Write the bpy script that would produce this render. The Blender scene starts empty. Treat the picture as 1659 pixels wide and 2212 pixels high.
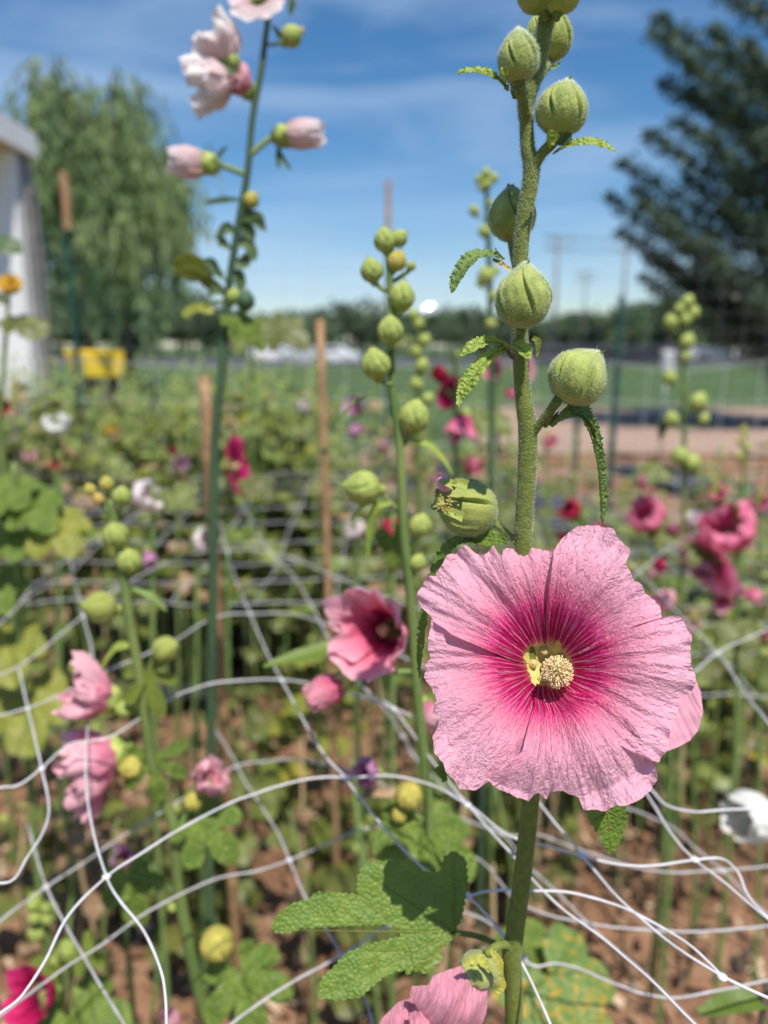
import bpy, math, random
from mathutils import Vector, Matrix, noise
from mathutils.geometry import delaunay_2d_cdt
random.seed(7)
R_ = math.radians
scn = bpy.context.scene
COL = scn.collection

# ------------------------------------------------------------------ camera
FPX, CX, CY = 1606.0, 829.5, 1106.0            # focal length and centre in photo-view pixels (1659 x 2212)
CAMZ, PITCH = 1.45, R_(12.5)
cd = bpy.data.cameras.new('camera'); cam = bpy.data.objects.new('camera', cd); COL.objects.link(cam)
cam.location = (0, 0, CAMZ); cam.rotation_euler = (math.pi/2-PITCH, 0, 0)
cd.sensor_fit = 'HORIZONTAL'; cd.sensor_width = 24.79; cd.lens = 24.0
cd.clip_start = 0.02; cd.clip_end = 3000
cd.dof.use_dof = True; cd.dof.focus_distance = 0.335; cd.dof.aperture_fstop = 4.4
scn.camera = cam
# ------------------------------------------------------------------ light
SUN = Vector((0.17, -0.44, 0.87)).normalized()
sd = bpy.data.lights.new('sun', 'SUN'); so = bpy.data.objects.new('sun', sd); COL.objects.link(so)
sd.energy = 5.0; sd.angle = R_(0.53); sd.color = (1.0, 0.94, 0.84)
so.rotation_euler = SUN.to_track_quat('Z', 'Y').to_euler(); so.location = (2, -3, 6)
w = bpy.data.worlds.new('World'); scn.world = w; w.use_nodes = True
nt = w.node_tree; N = nt.nodes; L = nt.links
for n in list(N): N.remove(n)
out = N.new('ShaderNodeOutputWorld'); bg = N.new('ShaderNodeBackground'); sky = N.new('ShaderNodeTexSky')
sky.sky_type = 'NISHITA'; sky.sun_disc = False
sky.sun_elevation = math.asin(SUN.z); sky.sun_rotation = math.atan2(SUN.x, SUN.y)
sky.air_density = 1.0; sky.dust_density = 0.35; sky.ozone_density = 3.0
bg.inputs['Strength'].default_value = 0.088
tc = N.new('ShaderNodeTexCoord'); mp = N.new('ShaderNodeMapping')
mp.inputs['Rotation'].default_value = (0, R_(17), R_(10)); mp.inputs['Scale'].default_value = (1.3, 1.0, 6.0)
nz = N.new('ShaderNodeTexNoise'); nz.inputs['Scale'].default_value = 1.7; nz.inputs['Detail'].default_value = 8
nz.inputs['Roughness'].default_value = 0.5; nz.inputs['Distortion'].default_value = 0.6
cr = N.new('ShaderNodeValToRGB'); cr.color_ramp.elements[0].position = 0.42; cr.color_ramp.elements[1].position = 0.82
cr.color_ramp.elements[0].color = (0, 0, 0, 1); cr.color_ramp.elements[1].color = (0.70, 0.70, 0.70, 1)
mx = N.new('ShaderNodeMix'); mx.data_type = 'RGBA'
mx.inputs['B'].default_value = (5.2, 6.6, 8.6, 1)
hs = N.new('ShaderNodeHueSaturation'); hs.inputs['Saturation'].default_value = 1.28; hs.inputs['Value'].default_value = 1.14
L.new(tc.outputs['Generated'], mp.inputs['Vector']); L.new(mp.outputs[0], nz.inputs['Vector'])
L.new(nz.outputs['Fac'], cr.inputs[0]); L.new(cr.outputs[0], mx.inputs['Factor'])
L.new(sky.outputs[0], hs.inputs['Color']); L.new(hs.outputs[0], mx.inputs['A']); L.new(mx.outputs['Result'], bg.inputs[0]); L.new(bg.outputs[0], out.inputs[0])
scn.view_settings.view_transform = 'Standard'; scn.view_settings.look = 'None'
scn.view_settings.exposure = 0.30; scn.view_settings.gamma = 1.0
scn.cycles.use_denoising = True; scn.cycles.max_bounces = 7; scn.cycles.transparent_max_bounces = 6
scn.cycles.sample_clamp_indirect = 4.0

# ------------------------------------------------------------------ pixel helpers
FW = Vector((0, math.cos(PITCH), -math.sin(PITCH))); UP = Vector((0, math.sin(PITCH), math.cos(PITCH)))
CP = Vector((0, 0, CAMZ))
def ray(px, py): return FW + Vector((1, 0, 0))*((px-CX)/FPX) + UP*((CY-py)/FPX)
def P(px, py, Y):
    r = ray(px, py); return CP + r*(Y/r.y)
def G(px, py, z=0.0):
    r = ray(px, py); return CP + r*((z-CAMZ)/r.z)
def S(py, Y): return Y/ray(CX, py).y/FPX        # metres per view pixel there

# ------------------------------------------------------------------ materials
MATS = {}
def newmat(name):
    m = bpy.data.materials.new(name); m.use_nodes = True
    nt = m.node_tree
    for n in list(nt.nodes): nt.nodes.remove(n)
    return m, nt.nodes, nt.links
def setin(node, **kw):
    for k, v in kw.items(): node.inputs[k.replace('_', ' ')].default_value = v
def c4(c): return (c[0], c[1], c[2], 1)
def ramp(N, stops):
    r = N.new('ShaderNodeValToRGB'); e = r.color_ramp.elements
    e[0].position, e[0].color = stops[0][0], c4(stops[0][1])
    e[1].position, e[1].color = stops[-1][0], c4(stops[-1][1])
    for p, c in stops[1:-1]:
        x = e.new(p); x.color = c4(c)
    return r
def mat(name, c1, c2=None, scale=20, rough=.7, trans=0.0, bump=0.0, bscale=None, btype='noise', bdist=.001,
        metal=0, spec=.35, sheen=0, sss=0, tcol=None, c3=None, detail=4, objrand=0.0):
    if name in MATS: return MATS[name]
    m, N, L = newmat(name); c2 = c2 or c1
    o = N.new('ShaderNodeOutputMaterial'); b = N.new('ShaderNodeBsdfPrincipled')
    t = N.new('ShaderNodeTexCoord')
    n = N.new('ShaderNodeTexNoise'); setin(n, Scale=scale, Detail=detail, Roughness=.6)
    L.new(t.outputs['Object'], n.inputs['Vector'])
    r = ramp(N, [(.33, c1), (.5, c2 if c3 is None else c3), (.68, c2)] if c3 else [(.35, c1), (.65, c2)])
    L.new(n.outputs['Fac'], r.inputs[0]); colout = r.outputs[0]
    if objrand:
        oi = N.new('ShaderNodeObjectInfo'); hs = N.new('ShaderNodeHueSaturation')
        mr = N.new('ShaderNodeMapRange'); setin(mr, To_Min=1-objrand, To_Max=1+objrand)
        L.new(oi.outputs['Random'], mr.inputs[0]); L.new(mr.outputs[0], hs.inputs['Value'])
        mr2 = N.new('ShaderNodeMapRange'); setin(mr2, To_Min=.485, To_Max=.515)
        L.new(oi.outputs['Random'], mr2.inputs[0]); L.new(mr2.outputs[0], hs.inputs['Hue'])
        L.new(colout, hs.inputs['Color']); colout = hs.outputs[0]
    L.new(colout, b.inputs['Base Color'])
    setin(b, Roughness=rough, Metallic=metal)
    b.inputs['Specular IOR Level'].default_value = spec
    if sheen: b.inputs['Sheen Weight'].default_value = sheen; b.inputs['Sheen Roughness'].default_value = .4
    if sss:
        b.inputs['Subsurface Weight'].default_value = sss; b.inputs['Subsurface Radius'].default_value = (.002, .002, .0008)
        b.inputs['Subsurface Scale'].default_value = 1.0
    nrm = None
    if bump:
        if btype == 'cells':
            v = N.new('ShaderNodeTexVoronoi'); v.feature = 'SMOOTH_F1'; setin(v, Scale=bscale or scale, Smoothness=.35)
            inv = N.new('ShaderNodeMath'); inv.operation = 'MULTIPLY'; inv.inputs[1].default_value = -1
            L.new(t.outputs['Object'], v.inputs['Vector']); L.new(v.outputs['Distance'], inv.inputs[0]); h = inv.outputs[0]
        else:
            v = N.new('ShaderNodeTexNoise'); setin(v, Scale=bscale or scale, Detail=4, Roughness=.65)
            L.new(t.outputs['Object'], v.inputs['Vector']); h = v.outputs['Fac']
        bp = N.new('ShaderNodeBump'); setin(bp, Strength=bump, Distance=bdist)
        L.new(h, bp.inputs['Height']); L.new(bp.outputs[0], b.inputs['Normal']); nrm = bp.outputs[0]
    if trans:
        tr = N.new('ShaderNodeBsdfTranslucent'); ms = N.new('ShaderNodeMixShader'); ms.inputs[0].default_value = trans
        if tcol: tr.inputs['Color'].default_value = c4(tcol)
        else: L.new(colout, tr.inputs['Color'])
        if nrm: L.new(nrm, tr.inputs['Normal'])
        L.new(b.outputs[0], ms.inputs[1]); L.new(tr.outputs[0], ms.inputs[2]); L.new(ms.outputs[0], o.inputs[0])
    else: L.new(b.outputs[0], o.inputs[0])
    MATS[name] = m; return m

def petal_mat(name, stops, vein=None, detail=False, trans=.3):
    """colour by distance from the throat (pc.y), veins by angle (pc.x)"""
    if name in MATS: return MATS[name]
    m, N, L = newmat(name)
    o = N.new('ShaderNodeOutputMaterial'); b = N.new('ShaderNodeBsdfPrincipled')
    a = N.new('ShaderNodeAttribute'); a.attribute_name = 'pc'
    sp = N.new('ShaderNodeSeparateXYZ'); L.new(a.outputs['Vector'], sp.inputs[0])
    def math_(op, x, y=None, z=None, clamp=False):
        q = N.new('ShaderNodeMath'); q.operation = op; q.use_clamp = clamp
        for i, v in enumerate((x, y, z)):
            if v is None: continue
            if isinstance(v, (int, float)): q.inputs[i].default_value = v
            else: L.new(v, q.inputs[i])
        return q.outputs[0]
    def nz(su, sv, sc=1, det=3, off=0, rough=.55, dist=0):
        cb = N.new('ShaderNodeCombineXYZ')
        L.new(math_('MULTIPLY', sp.outputs[0], su), cb.inputs[0]); L.new(math_('MULTIPLY', sp.outputs[1], sv), cb.inputs[1])
        cb.inputs[2].default_value = off
        q = N.new('ShaderNodeTexNoise'); setin(q, Scale=sc, Detail=det, Roughness=rough, Distortion=dist); L.new(cb.outputs[0], q.inputs['Vector'])
        return q.outputs['Fac']
    n1 = nz(9, 1.5, 1, 3, 3.1)
    rr = math_('ADD', sp.outputs[1], math_('MULTIPLY', math_('SUBTRACT', n1, .5), .16))
    r = ramp(N, stops); L.new(rr, r.inputs[0]); col = r.outputs[0]
    if vein:
        def lines(freq, width, dist, lo0, lo1, hi0, hi1, off):
            wob = math_('MULTIPLY', math_('SUBTRACT', nz(5, 3, 1, 2, off), .5), dist)
            x = math_('ADD', math_('MULTIPLY', sp.outputs[0], freq), wob)
            t = math_('ABSOLUTE', math_('SUBTRACT', math_('FRACT', x), .5))
            t = math_('SUBTRACT', 1, math_('DIVIDE', t, width), clamp=True)
            u = math_('DIVIDE', math_('SUBTRACT', sp.outputs[1], lo0), lo1-lo0, clamp=True)
            v = math_('DIVIDE', math_('SUBTRACT', hi1, sp.outputs[1]), hi1-hi0, clamp=True)
            return math_('MULTIPLY', math_('MULTIPLY', t, u), v)
        v1 = lines(5.4, .10, .7, .17, .20, .34, .52, 1.0)
        v2 = lines(12, .15, 1.4, .26, .36, .50, .70, 5.0)
        v3 = lines(21, .20, 2.6, .40, .50, .62, .95, 9.0)
        br = math_('MULTIPLY', v2, math_('MULTIPLY', nz(30, 25, 1, 2, 7), 1.15), clamp=True)
        br3 = math_('MULTIPLY', v3, math_('GREATER_THAN', nz(26, 30, 1, 2, 17), .47), clamp=True)
        vm = math_('MAXIMUM', math_('MULTIPLY', v1, .85), math_('MAXIMUM', math_('MULTIPLY', br, .75), math_('MULTIPLY', br3, .6)))
        mx = N.new('ShaderNodeMix'); mx.data_type = 'RGBA'; mx.inputs['B'].default_value = c4(vein)
        L.new(vm, mx.inputs['Factor']); L.new(col, mx.inputs['A']); col = mx.outputs['Result']
    # mottled pigment
    n2 = nz(22, 14, 1, 4, 12)
    hv = N.new('ShaderNodeHueSaturation'); L.new(col, hv.inputs['Color'])
    L.new(math_('ADD', .94, math_('MULTIPLY', n2, .12)), hv.inputs['Value']); col = hv.outputs[0]
    L.new(col, b.inputs['Base Color']); setin(b, Roughness=.5)
    b.inputs['Specular IOR Level'].default_value = .28; b.inputs['Sheen Weight'].default_value = 0
    # wrinkles: long radial folds crossed by a fine crinkle
    if detail:
        h1 = nz(13, 8, 1, 3, 20, .6, 1.2); h2 = nz(30, 15, 1, 3, 30, .55, 1.2); h3 = nz(58, 70, 1, 3, 40, .6, .5)
        h = math_('ADD', math_('MULTIPLY', h1, .9), math_('ADD', math_('MULTIPLY', h2, .9), math_('MULTIPLY', h3, .22)))
        h = math_('ADD', h, math_('MULTIPLY', v1, .2))
        dist = .0021
    else:
        h = nz(16, 5, 1, 3, 20); dist = .003
    bp = N.new('ShaderNodeBump'); setin(bp, Strength=.9, Distance=dist); L.new(h, bp.inputs['Height'])
    L.new(bp.outputs[0], b.inputs['Normal'])
    tr = N.new('ShaderNodeBsdfTranslucent'); L.new(col, tr.inputs['Color']); L.new(bp.outputs[0], tr.inputs['Normal'])
    ms = N.new('ShaderNodeMixShader'); ms.inputs[0].default_value = trans
    L.new(b.outputs[0], ms.inputs[1]); L.new(tr.outputs[0], ms.inputs[2]); L.new(ms.outputs[0], o.inputs[0])
    MATS[name] = m; return m

M_STEM = mat('stem green', (.12, .155, .022), (.18, .215, .038), 300, .6, bump=1.0, bscale=800, bdist=.0009, sheen=.1)
M_STEMF = mat('stem green far', (.10, .17, .045), (.19, .25, .075), 12, .6, objrand=.2)
M_STEMD = mat('dark stem', (.035, .075, .040), (.06, .11, .05), 12, .6)
M_BUD = mat('bud green', (.20, .265, .045), (.38, .43, .10), 120, .62, bump=.8, bscale=1300, bdist=.0005, sheen=.15)
M_BUDF = mat('bud green far', (.20, .28, .06), (.42, .46, .12), 2.2, .6, bump=.6, bscale=14, bdist=.0012)
M_BUDY = mat('bud yellow', (.28, .34, .06), (.56, .50, .13), 2.4, .6, c3=(.46, .38, .08), bump=.7, bscale=12, bdist=.0015)
M_BUDR = mat('bud rusty', (.24, .29, .06), (.36, .38, .10), 80, .62, bump=.8, bscale=1300, bdist=.0005, sheen=.12, c3=(.30,.33,.07))
M_RUST = mat('rust patch', (.48, .22, .05), (.40, .38, .12), 300, .7)
M_HAIR = mat('plant hair', (.72, .78, .60), rough=.35, trans=.4)
M_LEAFN = mat('leaf near', (.10, .175, .024), (.16, .24, .035), 60, .5, trans=.22, bump=.8, bscale=520, btype='cells', bdist=.0011, spec=.4, tcol=(.22, .34, .04))
M_LEAFY = mat('leaf young', (.26, .36, .06), (.36, .46, .09), 90, .55, trans=.3, bump=1.0, bscale=650, btype='cells', bdist=.0009, tcol=(.45, .55, .08))
M_LEAFD = mat('leaf drooping', (.12, .20, .05), (.20, .29, .08), 90, .55, trans=.2, bump=1.0, bscale=600, btype='cells', bdist=.0009, tcol=(.25, .35, .05))
M_LEAFF = mat('leaf far', (.055, .08, .016), (.175, .19, .04), 14, .5, trans=.28, tcol=(.27, .32, .05), objrand=.35, spec=.5)
M_LEAFM = mat('leaf mid', (.085, .15, .022), (.19, .255, .042), 3.0, .5, trans=.25, bump=.9, bscale=15, btype='cells', bdist=.003, tcol=(.24, .38, .05))
M_LEAFX = mat('leaf yellowing', (.24, .24, .04), (.40, .34, .05), 14, .55, trans=.3, c3=(.20, .24, .04))
M_LEAFDK = mat('leaf dark', (.045, .085, .035), (.09, .14, .045), 14, .5, trans=.15)
M_DRY = mat('dry leaf', (.30, .19, .10), (.42, .29, .17), 30, .8, c3=(.18, .11, .06))
M_CREAM = mat('cream anther', (.86, .66, .34), (.92, .78, .46), 900, .6, trans=.15)
M_PALEY = mat('throat yellow', (.46, .38, .10), (.62, .50, .20), 300, .5)
PINKMAIN = petal_mat('petal main pink', [(0, (.62, .55, .22)), (.17, (.70, .52, .25)), (.205, (.60, .06, .13)), (.25, (.50, .003, .095)),
    (.43, (.64, .004, .16)), (.49, (.84, .06, .28)), (.57, (.84, .20, .37)), (.68, (.85, .33, .48)), (.86, (.86, .405, .55)), (1, (.87, .46, .60))],
    vein=(.88, .50, .58), detail=True, trans=.34)
def soft(name, base, edge): return petal_mat(name, [(0, base), (.5, base), (.75, edge), (1, edge)], trans=.3)
def pm(name, throat, mid, edge, a=.35, b=.65): return petal_mat(name, [(0, (.6, .5, .15)), (.12, throat), (a, throat), (b, mid), (1, edge)], trans=.38)
PM = {
 'pink': pm('petal pink', (.45, .012, .13), (.76, .22, .38), (.82, .42, .55)),
 'blush': pm('petal blush', (.72, .68, .32), (.86, .60, .64), (.90, .80, .82), .16, .4),
 'hot': pm('petal hot pink', (.45, .008, .12), (.80, .12, .28), (.88, .32, .46), .18, .5),
 'crimson': pm('petal crimson', (.18, .002, .05), (.55, .008, .11), (.74, .045, .22)),
 'red': pm('petal red', (.14, .002, .02), (.42, .006, .045), (.62, .03, .10)),
 'lilac': pm('petal lilac', (.35, .03, .2), (.62, .25, .50), (.74, .42, .64)),
 'rose': pm('petal rose', (.50, .012, .12), (.86, .22, .36), (.92, .50, .60), .22, .62),
 'white': pm('petal white', (.6, .6, .35), (.86, .86, .82), (.9, .9, .88), .14, .3),
 'softpink': soft('petal soft pink', (.80, .28, .40), (.90, .50, .58)), 'softblush': soft('petal soft blush', (.90, .68, .70), (.92, .84, .85)), 'softrose': soft('petal soft rose', (.74, .17, .29), (.86, .36, .46)), 'softwhite': soft('petal soft white', (.78, .78, .68), (.88, .88, .85)),
 'orange': pm('petal orange', (.55, .22, .02), (.78, .40, .03), (.80, .50, .06), .2, .5),
}

# ------------------------------------------------------------------ mesh builder
class MB:
    def __init__(s): s.v = []; s.f = []; s.m = []; s.pc = None
    def add(s, v, f, mi=0, pc=None):
        b = len(s.v); s.v += v; s.f += [tuple(i+b for i in q) for q in f]; s.m += [mi]*len(f)
        if pc is not None:
            if s.pc is None: s.pc = [(0, 0, 0)]*b
            s.pc += pc
        elif s.pc is not None: s.pc += [(0, .5, 0)]*len(v)
    def box(s, c, d, mi=0, rot=None, bev=0):
        x, y, z = [k/2 for k in d]; vs = []
        for sx, sy, sz in ((-1,-1,-1),(1,-1,-1),(1,1,-1),(-1,1,-1),(-1,-1,1),(1,-1,1),(1,1,1),(-1,1,1)):
            p = Vector((sx*x, sy*y, sz*z))
            if rot: p = rot @ p
            vs.append(p+Vector(c))
        s.add(vs, [(0,3,2,1),(4,5,6,7),(0,1,5,4),(1,2,6,5),(2,3,7,6),(3,0,4,7)], mi)
    def tube(s, pts, rad, n=8, mi=0, cap=True, wob=0):
        pts = [Vector(p) for p in pts]; k = len(pts)
        if not isinstance(rad, (list, tuple)): rad = [rad]*k
        T = [(pts[min(i+1, k-1)]-pts[max(i-1, 0)]).normalized() for i in range(k)]
        u = T[0].orthogonal().normalized(); vs = []; fs = []
        for i in range(k):
            u = (u-T[i]*u.dot(T[i]));  u = u.normalized() if u.length > 1e-6 else T[i].orthogonal().normalized()
            w_ = T[i].cross(u)
            for j in range(n):
                a = 2*math.pi*j/n; r = rad[i]*(1+(wob*noise.noise((j*1.7, i*.6, 0)) if wob else 0))
                vs.append(pts[i]+(u*math.cos(a)+w_*math.sin(a))*r)
        for i in range(k-1):
            for j in range(n):
                a = i*n+j; b = i*n+(j+1) % n; fs.append((a, b, b+n, a+n))
        if cap: fs.append(tuple(range(n-1, -1, -1))); fs.append(tuple((k-1)*n+j for j in range(n)))
        s.add(vs, fs, mi)
    def grid(s, fn, nu, nv, mi=0, pcf=None):
        vs = []; pc = [] if pcf else None
        for i in range(nu+1):
            for j in range(nv+1):
                u, v = i/nu, j/nv; vs.append(Vector(fn(u, v)))
                if pcf: pc.append(pcf(u, v))
        fs = [(i*(nv+1)+j, (i+1)*(nv+1)+j, (i+1)*(nv+1)+j+1, i*(nv+1)+j+1) for i in range(nu) for j in range(nv)]
        s.add(vs, fs, mi, pc)
    def join(s, o, M=None, mi=None):
        s.add([(M @ v) if M else v.copy() for v in o.v], o.f, 0, o.pc)
        s.m[-len(o.f):] = o.m if mi is None else [mi]*len(o.f)
    def mesh(s, name, mats, smooth=True):
        me = bpy.data.meshes.new(name); me.from_pydata([tuple(v) for v in s.v], [], s.f)
        for m in (mats if isinstance(mats, (list, tuple)) else [mats]): me.materials.append(m)
        if any(s.m): me.polygons.foreach_set('material_index', s.m)
        me.polygons.foreach_set('use_smooth', [smooth]*len(s.f))
        if s.pc is not None:
            a = me.attributes.new('pc', 'FLOAT_VECTOR', 'POINT'); a.data.foreach_set('vector', [c for q in s.pc for c in q])
        me.update(); return me
    def build(s, name, mats, parent=None, smooth=True):
        return link(name, s.mesh(name, mats, smooth), parent)
def link(name, me, parent=None, M=None):
    o = bpy.data.objects.new(name, me); COL.objects.link(o)
    if parent is not None: o.parent = parent; o.matrix_parent_inverse = parent.matrix_world.inverted()
    if M is not None: o.matrix_world = M
    return o
def tag(o, label=None, cat=None, group=None, kind=None):
    for k, v in (('label', label), ('category', cat), ('group', group), ('kind', kind)):
        if v: o[k] = v
    return o
def thing(name, label, cat, loc, group=None):
    o = bpy.data.objects.new(name, None); COL.objects.link(o); o.location = loc; o.empty_display_size = .1
    o.matrix_world = Matrix.Translation(loc); return tag(o, label, cat, group)
def frame(o, z, x=None):
    """matrix with +Z along z"""
    z = Vector(z).normalized(); x = Vector(x) if x is not None else z.orthogonal()
    x = (x-z*x.dot(z)); x = x.normalized() if x.length > 1e-5 else z.orthogonal().normalized()
    y = z.cross(x); M = Matrix((x, y, z)).transposed().to_4x4(); M.translation = Vector(o); return M
def lerp_pts(pts, x):
    if x <= pts[0][0]: return pts[0][1]
    for (a, p), (b, q) in zip(pts, pts[1:]):
        if x <= b: return p+(q-p)*(x-a)/(b-a)
    return pts[-1][1]
def smooth_pts(pts, x):
    k = len(pts)
    if x <= pts[0][0]: return pts[0][1]
    if x >= pts[-1][0]: return pts[-1][1]
    i = max(j for j in range(k-1) if pts[j][0] <= x); x0, y0 = pts[i]; x1, y1 = pts[i+1]; h = x1-x0; t = (x-x0)/h
    m0 = (y1-pts[max(i-1, 0)][1])/(x1-pts[max(i-1, 0)][0]); m1 = (pts[min(i+2, k-1)][1]-y0)/(pts[min(i+2, k-1)][0]-x0)
    return (2*t**3-3*t*t+1)*y0+(t**3-2*t*t+t)*h*m0+(-2*t**3+3*t*t)*y1+(t**3-t*t)*h*m1
def spline(pts, n):
    """Catmull-Rom through a list of tuples/Vectors"""
    pts = [Vector(p) for p in pts]; k = len(pts); outp = []
    for i in range(k-1):
        p0, p1, p2, p3 = pts[max(i-1, 0)], pts[i], pts[i+1], pts[min(i+2, k-1)]
        for j in range(n):
            t = j/n
            outp.append(.5*((2*p1)+(p2-p0)*t+(2*p0-5*p1+4*p2-p3)*t*t+(3*p1-p0-3*p2+p3)*t*t*t))
    outp.append(pts[-1]); return outp
def fuzz(mb, fn, count, ln=.0012, wd=.00007, mi=1):
    wd = max(wd, .00006)
    """fn() -> (point, normal); thin tapering hairs"""
    for _ in range(count):
        p, n = fn(); l = ln*random.uniform(.5, 1.3)
        d = (n+Vector((random.uniform(-.5, .5), random.uniform(-.5, .5), random.uniform(-.3, .6)))).normalized()
        s = d.orthogonal().normalized()*wd; s2 = d.cross(s)
        tip = p+d*l
        mb.add([p+s, p-s*.5+s2*.87, p-s*.5-s2*.87, tip], [(0, 1, 3), (1, 2, 3), (2, 0, 3)], mi)

# ------------------------------------------------------------------ plant pieces
def bud_mb(r, h, seed=0, twist=.5, nu=44, nv=30, groove=.10, beak=.12, hairs=0, flip=False, hl=.0011):
    """egg-shaped bud on the origin, +Z up; five sepals whose seams run to the tip"""
    rnd = random.Random(seed); ph = rnd.random()*6.28
    prof = [(0, .02), (.03, .30), (.09, .58), (.2, .86), (.34, .985), (.45, 1.0), (.58, .95), (.70, .80), (.80, .60), (.88, .40), (.95, .19), (1, .02)]
    def pt(u, v):
        a = 2*math.pi*u; t = v
        rr = smooth_pts(prof, t)
        s = ((a+ph+twist*max(0, t-.2)*2) % (2*math.pi/5))/(2*math.pi/5)
        edge = min(s, 1-s); g = math.exp(-(edge/.045)**2)*groove*1.7*min(1, max(0, (t-.16)/.25))
        ridge = math.exp(-((s-.10)/.05)**2)*groove*.9*min(1, max(0, (t-.2)/.3)) if s < .5 else 0
        belly = .03*math.sin(s*math.pi)*min(1, t*3)
        rr = rr*(1-g+ridge+belly+.010*math.sin(s*6.283*3)*min(1, t*2)+.075*(s-.5)*min(1, max(0, (t-.12)/.25))*min(1, (1-t)/.1))+.012*noise.noise((math.cos(a)*2+seed, math.sin(a)*2, t*3))
        z = h*(t-(beak*0.3)*0)+.01*h*noise.noise((a, t*4, seed))
        return Vector((math.cos(a)*rr*r, math.sin(a)*rr*r, z))
    mb = MB(); mb.grid(pt, nu, nv)
    # tip of free sepal points
    for k in range(4):
        a = rnd.random()*6.28; l = r*rnd.uniform(.18, .32); d = Vector((math.cos(a)*.4, math.sin(a)*.4, 1)).normalized()
        b0 = Vector((math.cos(a)*r*.12, math.sin(a)*r*.12, h*.94)); sdv = Vector((-math.sin(a), math.cos(a), 0))*r*.11
        mb.add([b0-sdv, b0+sdv, b0+d*l], [(0, 1, 2)])
    if hairs:
        def rp():
            u, v = random.random(), random.uniform(.02, .99)
            p = pt(u, v); n = Vector((p.x, p.y, (v-.42)*r*1.6)).normalized(); return p, n
        fuzz(mb, rp, hairs, hl)
    return mb
def bracts_mb(r, l, n=7, spread=.5, seed=0):
    """collar of pointed bracts hugging a bud's base"""
    mb = MB(); rnd = random.Random(seed)
    for k in range(n):
        a = 2*math.pi*(k+rnd.uniform(-.2, .2))/n; L_ = l*rnd.uniform(.7, 1.15); wd = r*.38
        ca, sa = math.cos(a), math.sin(a)
        def fn(u, v, ca=ca, sa=sa, L_=L_, wd=wd):
            rad = r*(.35+spread*math.sin(u*1.7)); z = L_*u; w_ = wd*(1-u)**.7*(v-.5)*2*(.6 if u < .05 else 1)
            rad -= abs(v-.5)*r*.15
            return Vector((ca*rad-sa*w_, sa*rad+ca*w_, z))
        mb.grid(fn, 7, 4)
    mb.join(cone_mb(r*.45, r*.36, r*.35)); return mb
def cone_mb(r0, r1, h):
    mb = MB(); mb.tube([(0, 0, -h), (0, 0, -h*.4), (0, 0, h*.4)], [r0*.5, r0, r1], 12); return mb
def petals(kind, Rr, seed=0, nu=16, nv=12, n=5, ruf=.07):
    """list of petal MBs, base on the origin, opening to +Z"""
    rnd = random.Random(seed); res = []
    for k in range(n):
        a0 = 2*math.pi*k/n+rnd.uniform(-.1, .1); half = math.pi/n*1.35; sc = rnd.uniform(.9, 1.08); lay = .012*Rr*(k % 2)+.004*Rr*k
        sd_ = rnd.random()*50; curl = rnd.uniform(.6, 1.3)
        def fn(u, v, a0=a0, half=half, sc=sc, lay=lay, sd_=sd_, curl=curl):
            r = v; s = (u-.5)*2
            edge = 1-.16*abs(s)**3-.035*math.sin(s*9+sd_)
            if kind == 'open': rad = (.06+.94*r*edge)*sc; z = .42*r**.6-.10*curl*max(0, r-.6)
            elif kind == 'flat': rad = (.06+.94*r*edge)*sc; z = .22*r**.5-.25*curl*max(0, r-.6)
            elif kind == 'cup': rad = (.10+.60*(r*edge)**.7+.16*curl*max(0, r-.8))*sc; z = 1.05*r*edge-.30*curl*max(0, r-.88)
            elif kind == 'closed': rad = (.14+.30*math.sin(min(1, r*1.15)*2.4)+.05*s*r)*sc; z = 1.35*r*edge; 
            else: rad = (.15+.42*math.sin(min(1, r*1.1)*2.1)+.10*s*r)*sc; z = 1.05*r*edge
            wid = half*(.35+.65*min(1, r*2.2)) if kind in ('open', 'flat') else half*(1.45 if kind == 'cup' else 1.25)
            tw = .8*r if kind in ('closed', 'crumple') else 0
            a = a0+s*wid+tw
            nn = noise.noise((a*2.2+sd_, r*2.5, sd_)); n2 = noise.noise((a*6+sd_, r*3, sd_+9))
            amp = ruf*(2.4 if kind == 'crumple' else 1)
            rad += amp*nn*r*(1.3 if kind != 'open' else .4); z += amp*(1.2*nn+.9*n2)*r*r
            return Vector((math.cos(a)*rad*Rr, math.sin(a)*rad*Rr, z*Rr+lay*(.3+r)))
        mb = MB(); mb.grid(fn, nu, nv, 0, lambda u, v, a0=a0, half=half: (a0+(u-.5)*2*half, v, 0)); res.append(mb)
    return res
def stamen_mb(l, r, seed=0, n=60, dot=.08, droop=0):
    mb = MB(); rnd = random.Random(seed)
    mb.tube([(0, 0, 0), (0, 0, l*.5), (0, 0, l)], [r*.55, r*.38, r*.5], 8)
    for _ in range(n):
        a = rnd.random()*6.28; c = rnd.uniform(-.7, 1); s = math.sqrt(max(0, 1-c*c))
        d = Vector((math.cos(a)*s, math.sin(a)*s, c)); p = Vector((0, 0, l))+d*r*rnd.uniform(.8, 1.05); q = r*dot*rnd.uniform(1.2, 2.2)
        vs = [p+Vector(x)*q for x in ((1,0,0),(-1,0,0),(0,1,0),(0,-1,0),(0,0,1),(0,0,-1))]
        mb.add(vs, [(0,2,4),(2,1,4),(1,3,4),(3,0,4),(2,0,5),(1,2,5),(3,1,5),(0,3,5)])
    return mb
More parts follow.
